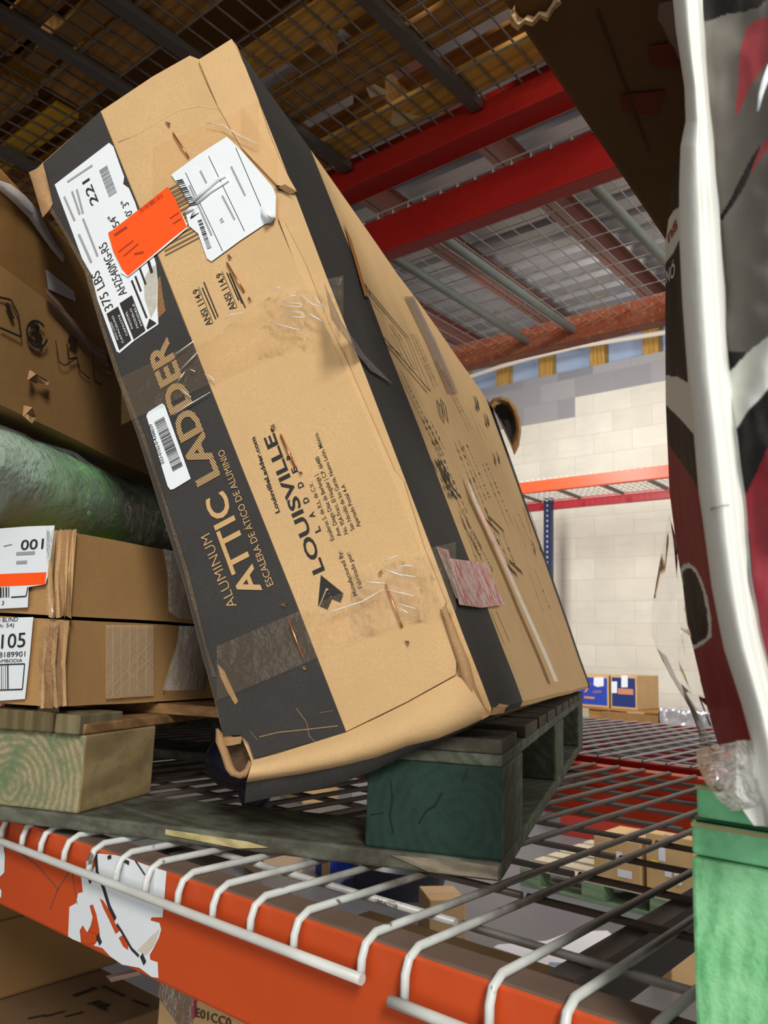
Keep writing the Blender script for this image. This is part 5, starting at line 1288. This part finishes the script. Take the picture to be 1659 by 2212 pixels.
pxcarton('tan carton with white and yellow labels on the green floor pallet, right of the pair', 1396, 1500, 1806, 5.02, .4, ((.28, .42, .55, .8, M_fl), (.40, .54, .3, .5, M_fl), (.12, .26, .42, .54, M_yl), (.6, .74, .2, .4, M_fl)))
q_ = on_z(1410, 1800, 0)
fcarton('floor_carton', 'red-topped carton behind the tan cartons on the floor', q_.x - .1, 6.8, .9, .4, .40, .05, m_flat('dull_red_box', rgb(150, 44, 34), .6), 0)
w_ = thing('foam_sheet', 'white sheet of foam lying on the grey floor', 'sheet', (-2.3, 4.2, 0))
zf = .02
mb = MB(); mb.plate([on_z(*p, zf) for p in ((1066, 2046), (1076, 2040), (1180, 2032), (1235, 2012), (1312, 2010), (1325, 2022), (1235, 2086), (1200, 2090))], -UPZ, .018); link('sheet_body', mb, M_white, w_)
mb = MB(); poly(mb, [on_z(*p, zf + .001) for p in ((1188, 2078), (1218, 2080), (1206, 2088), (1180, 2086))], UPZ, 0, 0); link('printed_patch', mb, m_flat('grey_patch', rgb(130, 150, 160), .6), w_, recalc=False)
a_ = on_z(925, 2012, 0)
fcarton('floor_carton', 'small tan carton on the floor seen just beyond the orange beam', a_.x + .05, a_.y + .05, .26, .2, .2, -.7, M_kraft, 0)
a_ = on_z(1446, 2132, 0)
fcarton('floor_carton', 'small pale carton on the floor near the green pallet block', a_.x, a_.y + .1, .16, .2, .16, -.5, M_kraft, 0)
a_ = on_z(590, 1880, 0)
fcarton('floor_carton', 'pale carton on the floor glimpsed under the dark pallet', a_.x, a_.y, .3, .3, .22, -.3, m_card('very_pale_board', rgb(226, 196, 160), .1), 0)
a_ = on_z(670, 1905, 0)
fcarton('floor_carton', 'blue and tan carton on the floor glimpsed under the dark pallet', a_.x, a_.y + .3, .2, .3, .3, -.3, M_bluebox, 0, None, ((.5, 1.0, 0, 1, M_kraft),))
a_ = on_z(690, 1735, 0)
fcarton('floor_carton', 'tan carton far back on the floor, seen past the torn carton corner', a_.x - .25, a_.y + .1, .5, .4, .4, -.3, M_kraft, 0)
a_ = on_z(775, 1745, 0)
fcarton('floor_carton', 'bright white carton far back on the floor beside the dark green block', a_.x + .25, a_.y, .34, .4, .34, -.3, M_white, 0)
gl = thing('grey_tub', 'low dark grey tub on the floor under the carton, glimpsed below the pallet', 'tub', on_z(815, 1935, 0))
p0 = on_z(815, 1935, 0); mb = MB(); ring1 = []; rws = []
for z, r_ in ((0, .30), (.16, .34), (.17, .36), (.165, .33), (.02, .29)):
    rws.append([p0 + V((math.cos(2 * math.pi * k / 24) * r_, math.sin(2 * math.pi * k / 24) * r_ * .8 + .2, z)) for k in range(25)])
mb.grid(rws); mb.f.append([4 * 25 + k for k in range(24)]); mb.mi.append(0); mb.sm.append(False); link('tub_body', mb, m_flat('dark_tub', rgb(60, 62, 74), .35), gl)

# ---------------------------------------------------------------- far rack: blue cartons on a pallet, silver wrapped load
ZF = ZL - .013
FY = 6.9
fa = lambda x, y, l=0: on_y(x, y, FY - l)
b1, b2 = fa(1180, 1462), fa(1313, 1529)
zb_ = b2.z
pal3 = thing('far_pallet', 'brown pallet on the far rack under the blue cartons', 'pallet', (-3.2, FY, ZF))
x0, x1 = fa(1160, 1545).x, fa(1422, 1545).x
for i in range(3):
    xx = x0 + (x1 - x0 - .13) * i / 2
    for j in range(2): link('block', MB().box((xx, FY + .02 + j * .42, ZF + .0015), (xx + .13, FY + .14 + j * .42, zb_ - .022)), M_lumber2, pal3)
for j in range(4): link('deck_board', MB().box((x0, FY + j * .155, zb_ - .021), (x1, FY + .12 + j * .155, zb_ - .002)), M_lumber2, pal3)
pk = m_card('dark_stained_pallet_side', rgb(150, 112, 66), .3)
link('side_board', MB().box((fa(1300, 1540).x, FY - .002, ZF + .01), (x1, FY + .018, zb_ - .03)), pk, pal3)
def bluec(name, label, xa, xb, ya, mat, dpt):
    o = thing(name, label, 'cardboard box', (xa, FY, zb_), 'blue cartons')
    link('carton_body', MB().box((xa, FY, zb_ - .0015), (xb, FY + dpt, ya)), [M_kraft], o, bevel=.004)
    link('printed_face', MB().box((xa + .015, FY - .003, zb_ + .02), (xb - .015, FY + .001, ya - .025)), mat, o)
    return o
bc1 = bluec('blue_carton', 'bright blue carton with orange lettering and a white label on the far pallet', fa(1170, 1500).x, fa(1315, 1500).x, fa(1250, 1456).z, M_bluebox, .5)
del bc1['group']
mb = MB(); nf = V((0, -1, 0)); text(mb, 'chewy', fa(1199, 1487, .006), fa(1277, 1489, .006), fa(1199, 1470, .006), nf, 0, .03, 0)
text(mb, '.com', fa(1280, 1497, .006), fa(1299, 1497, .006), fa(1280, 1489, .006), nf, 0, .0, 0); stroke(mb, [fa(1262, 1506, .006), fa(1284, 1508, .006)], .02, nf, 0, 0)
link('lettering', mb, M_orangeprint, bc1, recalc=False)
mb = MB(); poly(mb, [fa(*p, .007) for p in ((1283, 1463), (1304, 1463), (1304, 1482), (1290, 1484), (1282, 1480))], nf, 0, 0); link('shipping_label', mb, M_fl, bc1, recalc=False)
bc2 = bluec('blue_carton', 'darker blue carton with two white labels beside the bright blue one', fa(1319, 1500).x, fa(1376, 1500).x, fa(1345, 1458).z, M_navybox, .5)
del bc2['group']
mb = MB()
for q in (((1321, 1472), (1333, 1472), (1333, 1497), (1321, 1497)), ((1342, 1459), (1356, 1459), (1356, 1485), (1342, 1485))): poly(mb, [fa(*p, .007) for p in q], nf, 0, 0)
link('shipping_label', mb, M_fl, bc2, recalc=False)
mb = MB(); stroke(mb, [fa(1335, 1493, .006), fa(1368, 1495, .006)], .05, nf, 0, 0); link('lettering', mb, M_orangeprint, bc2, recalc=False)
sw = thing('wrapped_load', 'silvery film wrapped load on the far rack, right of the brown pallet', 'wrapped load', (-2.3, FY, ZF))
mb = MB(); sx0, sx1 = fa(1426, 1550).x, fa(1540, 1550).x; rws = []
for i in range(9):
    z = ZF + .0015 + (fa(1450, 1532).z - ZF) * i / 8
    rws.append([V((sx0 + (sx1 - sx0) * k / 20, FY - .01 + .03 * noise.noise(V((k * .6, i * .7, 1))), z)) for k in range(21)])
rws.append([V((sx0 + (sx1 - sx0) * k / 20, FY + .5, rws[-1][0].z)) for k in range(21)]); rws.append([V((sx0 + (sx1 - sx0) * k / 20, FY + .5, ZF + .0015)) for k in range(21)])
mb.grid(rws); link('film_skin', mb, m_flat('silver_film', rgb(196, 196, 200), .18, .1, 20, .6, .5), sw)
